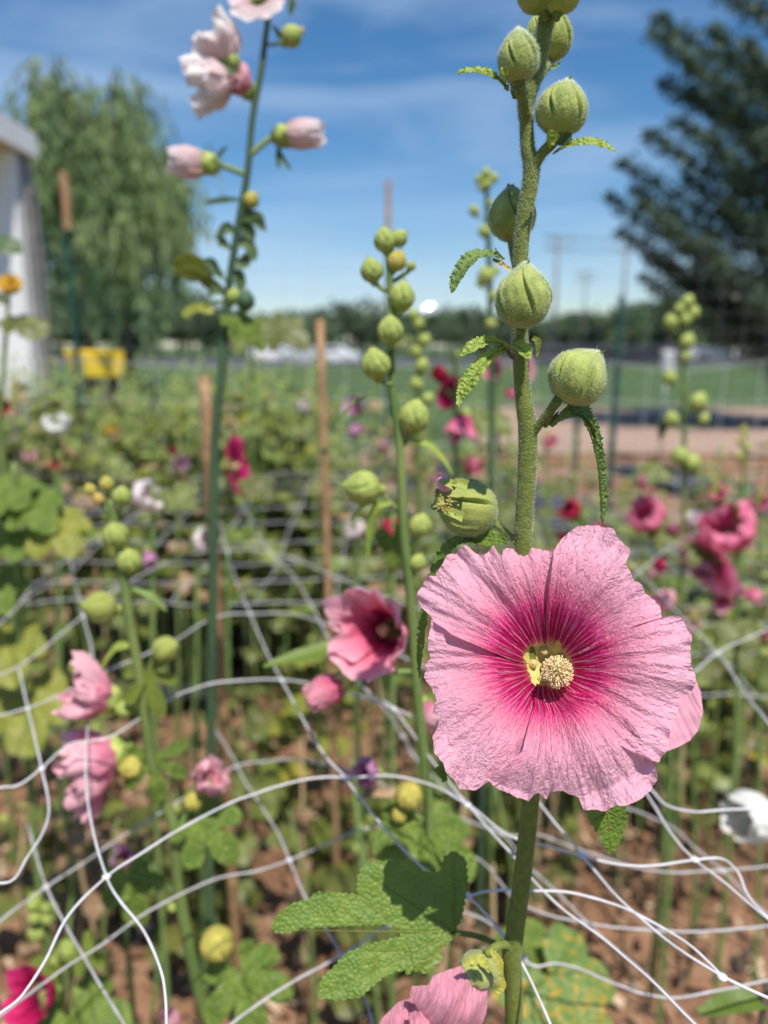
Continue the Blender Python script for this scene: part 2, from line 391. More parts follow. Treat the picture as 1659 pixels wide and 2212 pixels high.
def palm_mb(Rr, lobes=5, cut=.5, seed=0, nu=90, nv=9, droop=.25, spreadA=2.45, serr=.05, petiole=0, narrow=1.0, fold=.15):
    """palmate hollyhock leaf: joint on the origin, middle lobe along +X, face to +Z"""
    rnd = random.Random(seed); lb = []
    for k in range(lobes):
        a = -spreadA*.8+2*spreadA*.8*k/(lobes-1); lb.append((a, (1-.42*abs(a)/spreadA)*rnd.uniform(.88, 1.08)))
    sp = 2*spreadA*.8/(lobes-1)
    def Rt(a):
        m = 0
        for la, ll in lb:
            d = abs(a-la)/(sp*.5); m = max(m, ll*((1-cut)+cut*max(0, 1-(d*narrow)**2.0)**.5 if d*narrow < 1 else ll*(1-cut)*.98))
        if abs(a) > spreadA: m *= .8
        return m*(1+serr*(abs((a*17) % 1-.5)*4-1)+.05*noise.noise((a*5, seed, 0)))
    def fn(u, v):
        a = (u-.5)*2*(spreadA+.25); q = Rt(a)*v
        x, y = q*math.cos(a), q*math.sin(a)
        d = min(abs(a-la) for la, _ in lb)/(sp*.5)
        z = -fold*(1-d)*q+.05*q-droop*q*q+.09*noise.noise((x*3+seed, y*3, 0))+.018*noise.noise((x*9+seed, y*9, 0))
        return Vector((x, y, z))*Rr
    mb = MB(); mb.grid(fn, nu, nv); 
    return mb
def blade_mb(pts, widths, nrm, serr=.12, cup=.3, nseg=6, nw=6, puck=.0006, seed=0, midrib=0.0):
    """narrow leaf along a 3D path; nrm = direction its upper face looks to"""
    c = spline(pts, nseg*2); k = len(c); nrm = Vector(nrm)
    mb = MB(); vs = []; fs = []
    for i, p in enumerate(c):
        t = i/(k-1); T = (c[min(i+1, k-1)]-c[max(i-1, 0)]).normalized(); s = T.cross(nrm).normalized(); n = s.cross(T)
        wd = lerp_pts(widths, t)*(1+serr*(1 if i % 2 else -1))
        for j in range(nw+1):
            e = (j/nw-.5)*2
            q = p+s*wd*e+n*(cup*wd*abs(e)-.1*wd)+n*puck*noise.noise(((p.x+e*wd)*900, p.z*900, seed))
            vs.append(q)
    fs = [(i*(nw+1)+j, i*(nw+1)+j+1, (i+1)*(nw+1)+j+1, (i+1)*(nw+1)+j) for i in range(k-1) for j in range(nw)]
    mb.add(vs, fs)
    if midrib: mb.tube(c[:-2], [midrib*(1-.7*i/k) for i in range(k-2)], 6, mi=1)
    return mb
def traced_mb(outline, spacing, zfn, to3d, wob=0):
    """fill a traced outline with an even mesh, then bend it with zfn"""
    n = len(outline); xs = [p[0] for p in outline]; ys = [p[1] for p in outline]
    def inside(x, y):
        c = False; j = n-1
        for i in range(n):
            if (ys[i] > y) != (ys[j] > y) and x < (xs[j]-xs[i])*(y-ys[i])/(ys[j]-ys[i])+xs[i]: c = not c
            j = i
        return c
    vs = [Vector(p) for p in outline]; x = min(xs)
    while x < max(xs):
        y = min(ys)
        while y < max(ys):
            qx, qy = x+random.uniform(-.25, .25)*spacing, y+random.uniform(-.25, .25)*spacing
            if inside(qx, qy): vs.append(Vector((qx, qy)))
            y += spacing
        x += spacing
    r = delaunay_2d_cdt(vs, [], [list(range(n))], 1, 1e-6)
    mb = MB(); mb.add([to3d(v.x, v.y, zfn(v.x, v.y)) for v in r[0]], [tuple(f) for f in r[2]]); return mb
def densify(pts, step, jag=0, closed=True):
    o = []; k = len(pts)
    for i in range(k if closed else k-1):
        a, b = Vector(pts[i]), Vector(pts[(i+1) % k]); d = (b-a).length; m = max(1, int(d/step))
        nrm = Vector((-(b-a).y, (b-a).x)); nrm = nrm.normalized() if nrm.length else nrm
        for j in range(m):
            o.append(tuple(a.lerp(b, j/m)+nrm*(jag*(1 if len(o) % 2 else -1))))
    return o

# ================================================================== THE SETTING
M_SOIL = mat('garden soil', (.14, .075, .040), (.35, .21, .125), 5, .95, bump=.8, bscale=40, bdist=.03, c3=(.24, .13, .075), detail=9)
M_CHIP = mat('wood chips', (.40, .27, .20), (.52, .38, .29), 8, .9, bump=.8, bscale=30, bdist=.03, c3=(.30, .20, .15), detail=8)
M_FABRIC = mat('landscape fabric', (.022, .024, .032), (.05, .052, .065), 2, .65, bump=.3, bscale=30, bdist=.01)
M_GRASS = mat('lawn grass', (.040, .075, .022), (.075, .12, .035), 1.5, .9, bump=.5, bscale=20, bdist=.05, detail=8)
M_ASPH = mat('asphalt', (.05, .05, .055), (.075, .075, .08), 1, .9)
def sheet(name, pts, z, m, kind='structure', sub=1):
    mb = MB(); mb.add([Vector((x, y, z)) for x, y in pts], [tuple(range(len(pts)))]); o = mb.build(name, m, smooth=False); o['kind'] = kind; return o
def gxy(px, py): g = G(px, py); return (g.x, g.y)
sheet('ground', [(-1500, -20), (1500, -20), (1500, 2500), (-1500, 2500)], 0, M_GRASS)
# garden soil: gently uneven sheet
def soil(u, v):
    x, y = -9+18*u, -1.5+11.5*v
    return (x, y, .03+.045*noise.noise((x*1.2, y*1.2, 0))+.03*noise.noise((x*5, y*5, 3))+.018*noise.noise((x*14, y*14, 7)))
mb = MB(); mb.grid(soil, 220, 160); o = mb.build('garden_soil', M_SOIL); o['kind'] = 'structure'
sheet('wood_chip_path', [(1.2, 9.9), (30, 8.6), (30, 17), (2.5, 17.6)], .065, M_CHIP)
sheet('fabric_strip', [(4.6, 14.4), (16, 9.2), (16, 10.4), (5.0, 15.6)], .10, M_FABRIC)
sheet('lawn', [(-40, 9.8), (60, 17.0), (60, 60), (-40, 60)], .03, M_GRASS)
sheet('car_park', [(-60, 60), (80, 60), (80, 110), (-60, 110)], .03, M_ASPH)
def fabric(x0, y0, x1, y1, wd, z):
    d = Vector((x1-x0, y1-y0)).normalized(); n = Vector((-d.y, d.x))*wd/2
    def fn(u, v):
        x = x0+(x1-x0)*u+n.x*(v-.5)*2; y = y0+(y1-y0)*u+n.y*(v-.5)*2
        return (x, y, z+.035*noise.noise((x*3, y*3, 5))+.02*noise.noise((x*9, y*9, 8)))
    mb = MB(); mb.grid(fn, 60, 14); o = mb.build('landscape_fabric', M_FABRIC); o['kind'] = 'structure'
fabric(2.4, 1.6, .9, 8.8, .75, .12); fabric(.75, 3.0, -.2, 8.8, .5, .12); fabric(4.4, 2.2, 2.9, 8.6, .8, .12)
fabric(-.9, 2.6, -2.6, 8.8, .5, .12)
# loose mulch: chips, straw bits and dead leaves
mb = MB(); rnd = random.Random(3)
for _ in range(9000):
    y = .6+4.4*rnd.random()**1.3; x = rnd.uniform(-.62, .62)*(y+1.2); s = rnd.uniform(.006, .026); a = rnd.random()*6.28
    z = .045+.045*noise.noise((x*1.2, y*1.2, 0))+rnd.uniform(0, .02); e = rnd.uniform(.15, .5)
    d = Vector((math.cos(a), math.sin(a), rnd.uniform(-.4, .4)))*s; q = Vector((-math.sin(a), math.cos(a), rnd.uniform(-.5, .5)))*s*e; c = Vector((x, y, z))
    h = Vector((0, 0, s*.15)); mb.add([c-d-q, c+d-q, c+d+q, c-d+q, c+h], [(0, 1, 4), (1, 2, 4), (2, 3, 4), (3, 0, 4)], rnd.choice((0, 0, 1, 2, 2, 3, 3)))
mb.build('mulch', [mat('mulch tan', (.36, .22, .13), (.24, .14, .08), 200, .9), mat('mulch pale', (.52, .40, .28), (.42, .30, .2), 200, .9),
    mat('mulch dark', (.05, .035, .025), (.09, .06, .04), 200, .9), mat('mulch red', (.30, .15, .085), (.22, .11, .06), 200, .9)], smooth=False)['kind'] = 'stuff'

# ------------------------------------------------------------------ trees
M_BARK = mat('bark', (.07, .05, .038), (.13, .10, .075), 6, .9, bump=.8, bscale=12, bdist=.05)
M_WILLOW = mat('willow leaves', (.12, .19, .085), (.32, .38, .15), .5, .6, trans=.28, c3=(.19, .27, .11))
M_PEAR = mat('dark tree leaves', (.04, .075, .055), (.09, .14, .075), 1.2, .5, trans=.15)
M_FARL = mat('distant leaves', (.055, .095, .05), (.12, .17, .08), .25, .8, trans=.1, objrand=.35)
def leafquad(mb, c, s, rnd, d=None, mi=0, asp=.45):
    d = d or Vector((rnd.uniform(-1, 1), rnd.uniform(-1, 1), rnd.uniform(-1, 1))).normalized()
    q = d.cross(Vector((rnd.uniform(-1, 1), rnd.uniform(-1, 1), rnd.uniform(-1, 1)))).normalized()*s*asp
    mb.add([c-d*s*.5, c+q, c+d*s*.5, c-q], [(0, 1, 2, 3)], mi)
# the big willow
wb = P(258, 740, 26); wb.z = 0
wil = thing('willow_tree', 'large weeping willow with hanging green strands rising behind the white shed', 'tree', wb)
rnd = random.Random(5)
tr = MB(); tr.tube([wb+Vector((0, 0, -.2)), wb+Vector((.1, 0, 2)), wb+Vector((-.1, .1, 4.2)), wb+Vector((.2, 0, 6.5)), wb+Vector((.1, 0, 9.0))], [.5, .38, .3, .18, .06], 10)
cr_ = MB(); sp_h = 10.7
def env(a, t):   # crown half-width at height fraction
    return lerp_pts([(0, 3.2), (.25, 3.6), (.5, 3.5), (.7, 3.0), (.85, 2.3), (.95, 1.5), (1, .8)], t)
for i in range(60):
    a = rnd.random()*6.28; t = rnd.uniform(.42, 1); r = env(a, t)*rnd.uniform(.35, 1.0)
    top = wb+Vector((math.cos(a)*r*1.12, math.sin(a)*r*1.12, 1.6+t*8.6+rnd.uniform(-.3, .5)))
    base = wb+Vector((0, 0, max(2.5, (top.z)*.55)))
    mid = base.lerp(top, .55)+Vector((0, 0, .8))
    tr.tube(spline([base, mid, top], 4), [.10, .09, .08, .07, .06, .05, .04, .03, .02], 5)
    for j in range(15):
        s0 = base.lerp(top, rnd.uniform(.45, 1))+Vector((rnd.gauss(0, .45), rnd.gauss(0, .45), rnd.uniform(-.1, .6)))
        ln = rnd.uniform(1.2, 3.6); ln = min(ln, s0.z-.6); o_ = Vector((math.cos(a), math.sin(a), 0))*rnd.uniform(.1, .9)
        for k in range(int(ln/.16)):
            q = k*.16/ln; p = s0+o_*q**.6*1.0+Vector((rnd.gauss(0, .05), rnd.gauss(0, .05), -ln*q+.3*math.sin(q*3)))
            leafquad(cr_, p, rnd.uniform(.24, .42), rnd, Vector((rnd.uniform(-.5, .5), rnd.uniform(-.5, .5), -1)).normalized(), 0, .22)
tr.build('trunk', M_BARK, wil); cr_.build('crown', M_WILLOW, wil, smooth=False)
# the dark tree on the right
tb = P(1800, 780, 13); tb.z = 0
pt_ = thing('pear_tree', 'dark green tree with upswept ragged branches at the right edge', 'tree', tb)
rnd = random.Random(11); tr = MB(); cr_ = MB()
tr.tube([tb+Vector((0, 0, -.2)), tb+Vector((0, 0, 2)), tb+Vector((.05, 0, 5)), tb+Vector((0, 0, 9))], [.22, .18, .13, .03], 10)
def clump(c, rad, n, s=.10):
    for _ in range(n):
        d = Vector((rnd.gauss(0, 1), rnd.gauss(0, 1), rnd.gauss(0, 1))); leafquad(cr_, c+d*rad*.45, s*rnd.uniform(.7, 1.4), rnd, None, 0, .35)
tips = [(1405, 70, 0), (1420, 40, .5), (1340, 350, 0), (1315, 425, .3), (1400, 290, -.6), (1430, 180, .8), (1390, 600, 0), (1345, 500, 0), (1370, 410, .9), (1440, 480, -.8), (1500, -60, .4), (1470, 120, -.9),
        (1460, 260, 0), (1430, 560, .7), (1480, 380, 1), (1540, 60, 0), (1560, 200, -1), (1530, 300, -1.2), (1570, 430, -1), (1520, 520, -1.2), (1450, 650, -.5), (1480, 620, .6), (1580, 600, -1), (1620, 100, -1.2), (1630, 300, -1.3), (1640, 480, -1.3), (1640, 640, -1.2), (1400, 560, .9), (1380, 440, -.4), (1560, 660, 0), (1490, 200, .2)]
for px, py, dy in tips:
    tip = P(px, py, 13+dy); z0 = max(1.2, tip.z-rnd.uniform(1.0, 1.9)); base = Vector((tb.x, tb.y, z0))
    mid = base.lerp(tip, .55)-Vector((0, 0, .25)); c = spline([base, mid, tip], 9)
    tr.tube(c, [.06-.05*i/len(c) for i in range(len(c))], 5)
    for i, p in enumerate(c):
        q = i/len(c); 
        if q < .12: continue
        clump(p, .36*(1.1-q)+.07, int(110*(1.1-q))+30, .085)
for _ in range(110):   # leaves filling the middle of the crown
    t = rnd.random(); z = 1.3+t*7.5; r = lerp_pts([(0, 1.3), (.3, 1.5), (.6, 1.3), (1, .3)], t)
    a = rnd.random()*6.28; c = tb+Vector((math.cos(a)*r*rnd.uniform(.2, 1), math.sin(a)*r*rnd.uniform(.2, 1), z)); clump(c, .6, 60, .12)
tr.build('trunk', M_BARK, pt_); cr_.build('crown', M_PEAR, pt_, smooth=False)
# far trees: six kinds, copied along the horizon
def far_tree(seed, h, wd, n):
    rnd = random.Random(seed); tr = MB(); cr = MB()
    tr.tube([(0, 0, -.2), (0, 0, h*.3), (.1, 0, h*.6), (0, 0, h*.9)], [h*.03, h*.024, h*.015, h*.004], 6)
    cs = [(Vector((rnd.uniform(-.5, .5)*wd, rnd.uniform(-.5, .5)*wd, h*rnd.uniform(.3, .85))), rnd.uniform(.16, .34)*wd) for _ in range(14)]
    cs.append((Vector((0, 0, h*.88)), wd*.16))
    for _ in range(n):
        c, r = rnd.choice(cs); d = Vector((rnd.gauss(0, 1), rnd.gauss(0, 1), rnd.gauss(0, 1))).normalized()*r*rnd.uniform(.6, 1.1)
        leafquad(cr, c+d, rnd.uniform(.3, .7), rnd, None, 0, .5)
    return tr.mesh('trunk', M_BARK), cr.mesh('crown', M_FARL, False)
kinds = [far_tree(i, *a) for i, a in enumerate([(7, 6, 1700), (9, 6.5, 2000), (6, 7, 1700), (8, 5, 1500), (10, 8, 2300), (5, 5, 1200)])]
for i in range(62):
    d = rnd.uniform(112, 150); px = -60+1800*i/61+rnd.uniform(-15, 15)
    p = P(px, 740, d); p.z = 0; k = rnd.randrange(6); 
    prof = lerp_pts([(-60, 1.25), (300, 1.2), (450, .9), (560, .62), (620, .80), (700, .72), (760, .95), (820, .7), (930, .85), (1060, .82), (1200, .62), (1280, .8), (1400, .95), (1700, 1.1)], px)
    t = thing('distant_tree', 'hazy green tree standing in the line of trees along the horizon', 'tree', p, 'trees along the horizon')
    t.rotation_euler.z = rnd.random()*6.28; s = prof*1.12*(d/130)*rnd.uniform(.9, 1.12)*{0: 1.15, 1: .95, 2: 1.25, 3: 1.05, 4: .85, 5: 1.5}[k]
    t.scale = (s*1.1, s*1.1, s)
    for nm, me in (('trunk', kinds[k][0]), ('crown', kinds[k][1])):
        o = bpy.data.objects.new(nm, me); COL.objects.link(o); o.parent = t

# ------------------------------------------------------------------ white shed with overhanging roof
M_WHITE = mat('white paint', (.66, .68, .70), (.74, .75, .76), 3, .6)
M_GREYW = mat('weathered grey boards', (.20, .195, .20), (.30, .29, .29), 5, .8, bump=.5, bscale=9, bdist=.02)
M_CREAMB = mat('cream soffit boards', (.52, .44, .25), (.60, .52, .31), 3, .7)
M_DARKIN = mat('dark window strip', (.03, .03, .035))  # solid strip beside the corner trim, near-black by colour, no opening behind it
M_ROOF = mat('grey roofing', (.22, .22, .23), (.30, .30, .31), 4, .8)
YS = 5.2
c0 = P(66, 800, YS); cx0 = c0.x
sh = thing('garden_shed', 'white and grey shed with cream soffit boards cut off by the left edge', 'shed', (cx0, YS, 0))
H1 = P(20, 292, YS-.4).z
mb = MB()                                   # front wall, ribbed white panels
for i in range(22): mb.box((cx0-.1-i*.17, YS+(.012 if i % 2 else 0), H1/2), (.168, .03, H1))
mb.build('front_wall', M_WHITE, sh, smooth=False)
mb = MB(); mb.box((cx0-.005, YS-.005, H1/2), (.085, .085, H1)); mb.build('corner_trim', M_WHITE, sh, smooth=False)
mb = MB()
for i in range(1): mb.box((cx0+.03, YS+.13+i*.2, H1/2), (.03, .19, H1))
mb.build('side_wall', M_GREYW, sh, smooth=False)
mb = MB(); mb.box((cx0+.052, YS+.13, H1*.55), (.02, .08, H1*.75)); wn = mb.build('window', M_DARKIN, sh, smooth=False)
mb = MB()
for z in (-.5, .5): mb.box((cx0+.06, YS+.13, H1*.55+z*H1*.75), (.03, .12, .04))
for y in (-.05, .05): mb.box((cx0+.06, YS+.13+y, H1*.55), (.028, .03, H1*.74))
mb.build('frame', M_GREYW, wn, smooth=False)
mb = MB(); mb.box((cx0-1.73, YS-.10, H1+.09), (3.6, .6, .10)); mb.build('roof', M_ROOF, sh, smooth=False)
mb = MB()
for i in range(3): mb.box((cx0+.045, YS-.31+i*.20, H1+.02), (.05, .19, .02))
for i in range(17): mb.box((cx0-.08-i*.21, YS-.22, H1+.02), (.20, .36, .02))
mb.build('soffit', M_CREAMB, sh, smooth=False)
mb = MB(); mb.box((cx0-1.55, YS-.425, H1+.085), (3.27, .03, .15)); mb.box((cx0+.085, YS-.10, H1+.085), (.03, .62, .15)); mb.build('fascia', M_WHITE, sh, smooth=False)

# ------------------------------------------------------------------ power poles, far fence, cars
M_POLE = mat('grey pole wood', (.16, .15, .15), (.22, .21, .21), 3, .9)
M_WIRE = mat('dark wire', (.05, .05, .055))
def power_pole(px, top, label, d=75):
    b = P(px, 740, d); b.z = 0; tz = P(px, top, d).z; t = thing('power_pole', label, 'power pole', b)
    mb = MB(); mb.tube([b, b+Vector((0, 0, tz))], [.2, .13], 8); mb.build('pole', M_POLE, t)
    for dz in (.3, 1.3):
        mb = MB(); mb.box(b+Vector((0, -.15, tz-dz)), (2.6, .12, .14)); ca = mb.build('crossarm', M_POLE, t, smooth=False)
        for x in (-1.1, -.5, .5, 1.1):
            mb = MB(); mb.tube([b+Vector((x, -.15, tz-dz+.06)), b+Vector((x, -.15, tz-dz+.2)), b+Vector((x, -.15, tz-dz+.32))], [.05, .08, .04], 6); mb.build('insulator', M_POLE, ca)
    return b, tz
pp = [power_pole(1195, 508, 'tallest grey power pole rising left of the pair in the pale sky'), power_pole(1340, 512, 'grey power pole nearest the dark tree on the horizon'), power_pole(1258, 585, 'short far power pole between two taller ones', 105)]
mb = MB()
for dz in (.3, 1.3):
    for x in (-1.1, 1.1):
        a = pp[0][0]+Vector((x, -.15, pp[0][1]-dz+.3)); b = pp[1][0]+Vector((x, -.15, pp[1][1]-dz+.3))
        mb.tube([a.lerp(b, i/10)-Vector((0, 0, .4*math.sin(math.pi*i/10))) for i in range(11)], .03, 4)
tag(mb.build('power_line', M_WIRE), 'thin dark power lines strung between the grey poles', 'power line')
M_BLK = mat('black fence paint', (.018, .02, .03), (.03, .032, .045), 3, .6)
a = G(1120, 790); b = G(1462, 787)
ff = thing('board_fence', 'long low black board fence on the far side of the lawn', 'fence', a.lerp(b, .5))
n = 9
for i in range(n+1):
    p = a.lerp(b, i/n); mb = MB(); mb.box(p+Vector((0, 0, .85)), (.16, .16, 1.8)); mb.build('post', M_BLK, ff, smooth=False)
for k in range(5):
    mb = MB(); c = a.lerp(b, .5); mb.box(c+Vector((0, -.11, .25+.34*k)), ((b-a).length, .05, .29), rot=Matrix.Rotation(math.atan2((b-a).y, (b-a).x), 3, 'Z')); mb.build('board', M_BLK, ff, smooth=False)
M_GLASS = mat('car glass', (.03, .035, .04), rough=.08, spec=.8); M_TYRE = mat('tyre', (.02, .02, .02)); M_RIM = mat('rim', (.5, .5, .52), metal=.8, rough=.3)
def car(px, py, label, m, rz=0, L_=4.5, van=False):
    g = G(px, py); t = thing('parked_car', label, 'car', g)
    prof = [(-2.2, .35), (-2.25, .8), (-2.1, 1.0), (-1.45, 1.1), (-.85, 1.52 if not van else 1.85), (.6, 1.55 if not van else 1.9), (1.35, 1.08), (2.05, .95), (2.25, .65), (2.2, .35)]
    if van: prof[2] = (-2.2, 1.5); prof[3] = (-2.1, 1.85)
    body = MB(); k = len(prof); vs = []
    for s in (-.88, .88):
        for x, z in prof: vs.append(Vector((x, s*(1 if z < 1.2 else .82), z)))
    body.add(vs, [tuple(range(k)), tuple(range(2*k-1, k-1, -1))]+[(i, i+k, (i+1) % k+k, (i+1) % k) for i in range(k)])
    M = Matrix.Translation(g) @ Matrix.Rotation(rz, 4, 'Z')
    def put(mb, nm, mm, par=t, sm=False):
        q = MB(); q.join(mb, M); return q.build(nm, mm, par, sm)
    put(body, 'body', m)
    for s in (-1, 1):
        gl = MB(); gl.add([Vector((-.95, s*.80, 1.12)), Vector((1.0, s*.80, 1.12)), Vector((.5, s*.74, 1.45)), Vector((-.7, s*.74, 1.45))], [(0, 1, 2, 3)]); g2 = MB(); 
        for v in gl.v: pass
        g2.add([v+Vector((0, s*.09*(1 if v.z < 1.2 else .6), 0)) for v in gl.v]+[v for v in gl.v], [(0, 1, 2, 3), (4, 5, 6, 7), (0, 1, 5, 4), (1, 2, 6, 5), (2, 3, 7, 6), (3, 0, 4, 7)])
        put(g2, 'window', M_GLASS)
    for x in (-1.4, 1.4):
        for s in (-1, 1):
            wh = MB(); wh.tube([(x, s*.80, .34), (x, s*.93, .34)], .34, 16); w_ = put(wh, 'wheel', M_TYRE, t, True)
            rm = MB(); rm.tube([(x, s*.92, .34), (x, s*.95, .34)], .2, 12); put(rm, 'rim', M_RIM, w_, True)
    for s in (-1, 1):
        hl = MB(); hl.box((2.2, s*.6, .75), (.12, .3, .14)); put(hl, 'headlight', M_RIM)
M_CARW = mat('white car paint', (.75, .76, .78), rough=.3, spec=.6); M_CARS = mat('silver car paint', (.45, .47, .5), rough=.3, spec=.6); M_CARB = mat('blue grey car paint', (.12, .15, .2), rough=.3, spec=.6)
car(1612, 777, 'white car parked under the dark tree, nearest the right edge', M_CARW, .1)
car(1555, 777, 'blue grey car parked left of the white car under the dark tree', M_CARB, -.1)
car(1500, 776, 'small silver car between the fence end and the blue grey car', M_CARS, .2)
car(592, 784, 'white van parked across the lawn left of the upright wooden stake', M_CARW, .2, van=True)
car(722, 786, 'white car showing just right of the upright wooden stake', M_CARW, -.2)
car(655, 786, 'silver car partly hidden behind the upright wooden stake', M_CARS, 0)

# louvred sensor shield on a pole, yellow tote
g = P(1440, 800, 9.2); 
ws = thing('weather_sensor', 'stack of small white louvred plates on a pole beside the green lawn', 'weather sensor', (g.x, g.y, 0))
mb = MB(); mb.tube([(g.x, g.y, 0), (g.x, g.y, 1.24)], .012, 8); mb.build('pole', mat('grey metal', (.4, .4, .42), metal=.8, rough=.4), ws)
zt = P(1440, 757, 9.2).z
for k in range(5):
    z = zt-.012-k*.052; mb = MB(); mb.tube([(g.x, g.y, z-.03), (g.x, g.y, z-.012), (g.x, g.y, z+.008)], [.082, .085, .06], 16); mb.build('plate', M_WHITE, ws)
mb = MB(); mb.tube([(g.x, g.y, zt-.25), (g.x, g.y, zt-.02)], .05, 12); mb.build('core', mat('sensor core grey', (.25, .25, .26)), ws)
M_YEL = mat('yellow plastic', (.82, .55, .03), (.88, .62, .05), 8, .5)
yc = P(208, 800, 5.0); yw = S(780, 5.0)*92; zt = P(218, 756, 5.0).z
yt = thing('yellow_tote', 'bright yellow plastic tote showing above the leafy bed near the shed', 'storage bin', (yc.x, 5.0, 0))
mb = MB(); mb.tube([(yc.x, 5.0, zt-.17), (yc.x, 5.0, zt-.155), (yc.x, 5.0, zt-.02)], [yw*.60, yw*.62, yw*.68], 4)
import mathutils
rm = Matrix.Translation((yc.x, 5.0, 0)) @ Matrix.Rotation(math.pi/4, 4, 'Z') @ Matrix.Translation((-yc.x, -5.0, 0)); q = MB(); q.join(mb, rm); q.build('bin', M_YEL, yt, False)
mb = MB(); mb.box((yc.x, 5.0, zt-.012), (yw*1.03, yw*1.03, .022)); mb.build('lid', M_YEL, yt, False)
mb = MB()
for dx in (-.4, .4):
    for dy in (-.4, .4): mb.box((yc.x+dx*yw*.75, 5.0+dy*yw*.75, (zt-.17)/2), (.04, .04, zt-.17))
mb.build('stand', M_BARK, yt, False)

# ------------------------------------------------------------------ deer fence: posts, stakes, mesh
M_TPOST = mat('green post paint', (.012, .05, .038), (.02, .07, .05), 20, .5)
M_WOOD = mat('stake wood', (.26, .145, .075), (.42, .26, .14), 30, .75, bump=.5, bscale=60, bdist=.002)
M_BAMB = mat('weathered bamboo', (.28, .16, .07), (.42, .27, .13), 25, .55, c3=(.20, .12, .06))
def fence_post(px, top, Y, label, wood=None, wpx=20):
    p = P(px, top, Y); t = thing('fence_post', label, 'fence post', (p.x, Y, 0)); r = wpx*S(top, Y)/2
    mb = MB(); mb.box((p.x, Y, p.z/2), (r*2, r*.5, p.z)); mb.box((p.x, Y+r, p.z/2), (r*.5, r*1.5, p.z)); 
    for k in range(int(p.z/.07)): mb.box((p.x, Y-r*.5, .1+k*.07), (r*.8, r*.5, .02))
    mb.build('post', M_TPOST, t, False)
    if wood: q = P(px, wood, Y); mb = MB(); mb.box((q.x, Y-r*1.2, (q.z+p.z-.03)/2), (r*2.0, r*1.6, q.z-p.z+.03)); mb.build('stake', M_WOOD, t, False)
fence_post(141, 482, 3.6, 'green metal post with a pale wooden stake tied above it by the willow', 372, 14)
fence_post(838, 500, 4.2, 'wooden topped fence post rising into the sky behind the budded spike', 393, 11)
fence_post(1343, 640, 3.4, 'tall dark green metal post standing over the wood chips', None, 14)
fence_post(1249, 870, 3.8, 'short dark green metal post left of the tall one over the wood chips', None, 12)
M_NETF = mat('fine fence mesh', (.45, .47, .50), rough=.5)
mb = MB()
def fxy(s): return Vector((-3.4+s, 3.9+.12*s, 0))
for k in range(19):
    z = .25+k*.10
    pts = [fxy(i*.35)+Vector((0, .02*noise.noise((i, k, 0)), z+.015*noise.noise((i*.5, k, 4)))) for i in range(30)]
    mb.tube(pts, .0007, 3, cap=False)
for i in range(70):
    p = fxy(i*.15); mb.tube([p+Vector((.01*noise.noise((i, k, 9)), 0, .25+k*.2)) for k in range(10)], .0007, 3, cap=False)
tag(mb.build('wire_fence', M_NETF), 'fine wire mesh fence stretched between the metal posts behind the beds', 'fence')
# wooden stakes in the bed
def stake(p0, p1, Y, wpx, label, node=True, mt=M_WOOD):
    a, b = P(*p0, Y), P(*p1, Y); d = (b-a).normalized(); b = b+d*(b.z/(-d.z)) if d.z < 0 else b
    t = thing('garden_stake', label, 'stake', (b.x, b.y, 0)); r = wpx*S(p0[1], Y)/2
    n = 14; pts = [a.lerp(b, i/n) for i in range(n+1)]
    mb = MB(); mb.tube(pts, [r*(1+.06*noise.noise((i*1.3, Y, 0))) for i in range(n+1)], 10, wob=.1); mb.build('shaft', mt, t)
    if node:
        q = a.lerp(b, .17); mb = MB(); mb.tube([q-d*.004, q+d*.004], r*1.3, 10); mb.build('tie', mat('green twine', (.05, .10, .04)), t)
    return t
stake((441, 812), (470, 1330), 1.25, 27, 'thick bamboo stake beside the tall blush hollyhock stem', True, M_BAMB)
stake((691, 690), (706, 1170), 1.5, 18, 'thin brown wooden stake standing upright in the middle bed')
stake((1658, 2120), (1645, 2212), .5, 16, 'dark stake tip cut off by the lower right corner', False, M_BARK)

# ================================================================== THE OTHER PLANTS
CACHE = {}
def cached(key, fn):
    if key not in CACHE: CACHE[key] = fn()
    return CACHE[key]
def W(ax, ay, az=0): return Vector((ax, -az, ay)).normalized()      # screen right, up, towards the camera
def smat(M, s): return M @ Matrix.Scale(s, 4)
def inst(name, me, parent, M): return link(name, me, parent, M)
def near_bud(parent, px, py, rpx, Y, ax=(0, 1, 0), m=None, hf=2.35, att=None, br=True, seed=0, open_=False, ped=None, name='bud'):
    m = m or M_BUDF; r = rpx*S(py, Y); d = W(*ax); h = r*hf; c = P(px, py, Y); base = c-d*h*.46
    me = cached(('bud', m.name, seed % 4, round(hf, 1)), lambda: bud_mb(1, hf, seed % 4, nu=60, nv=26).mesh('bud', m))
    o = inst(name, me, parent, smat(frame(base, d, (1, .3, 0)), r))
    if br:
        bm = cached(('bracts', seed % 3), lambda: bracts_mb(.8, 1.0, 7, .75, seed % 3).mesh('bracts', M_BUDF if m != M_BUD else M_BUD))
        inst('bracts', bm, o, smat(frame(base-d*r*.05, d), r))
    if att:
        a = P(att[0], att[1], Y+.002); mb = MB(); rr = (ped or r*.16)
        mb.tube(spline([a, a.lerp(base, .5)-Vector((0, 0, r*.15)), base+d*r*.1], 4), [rr*1.3]+[rr]*8, 8); mb.build('pedicel', M_STEMF, o)
    return o
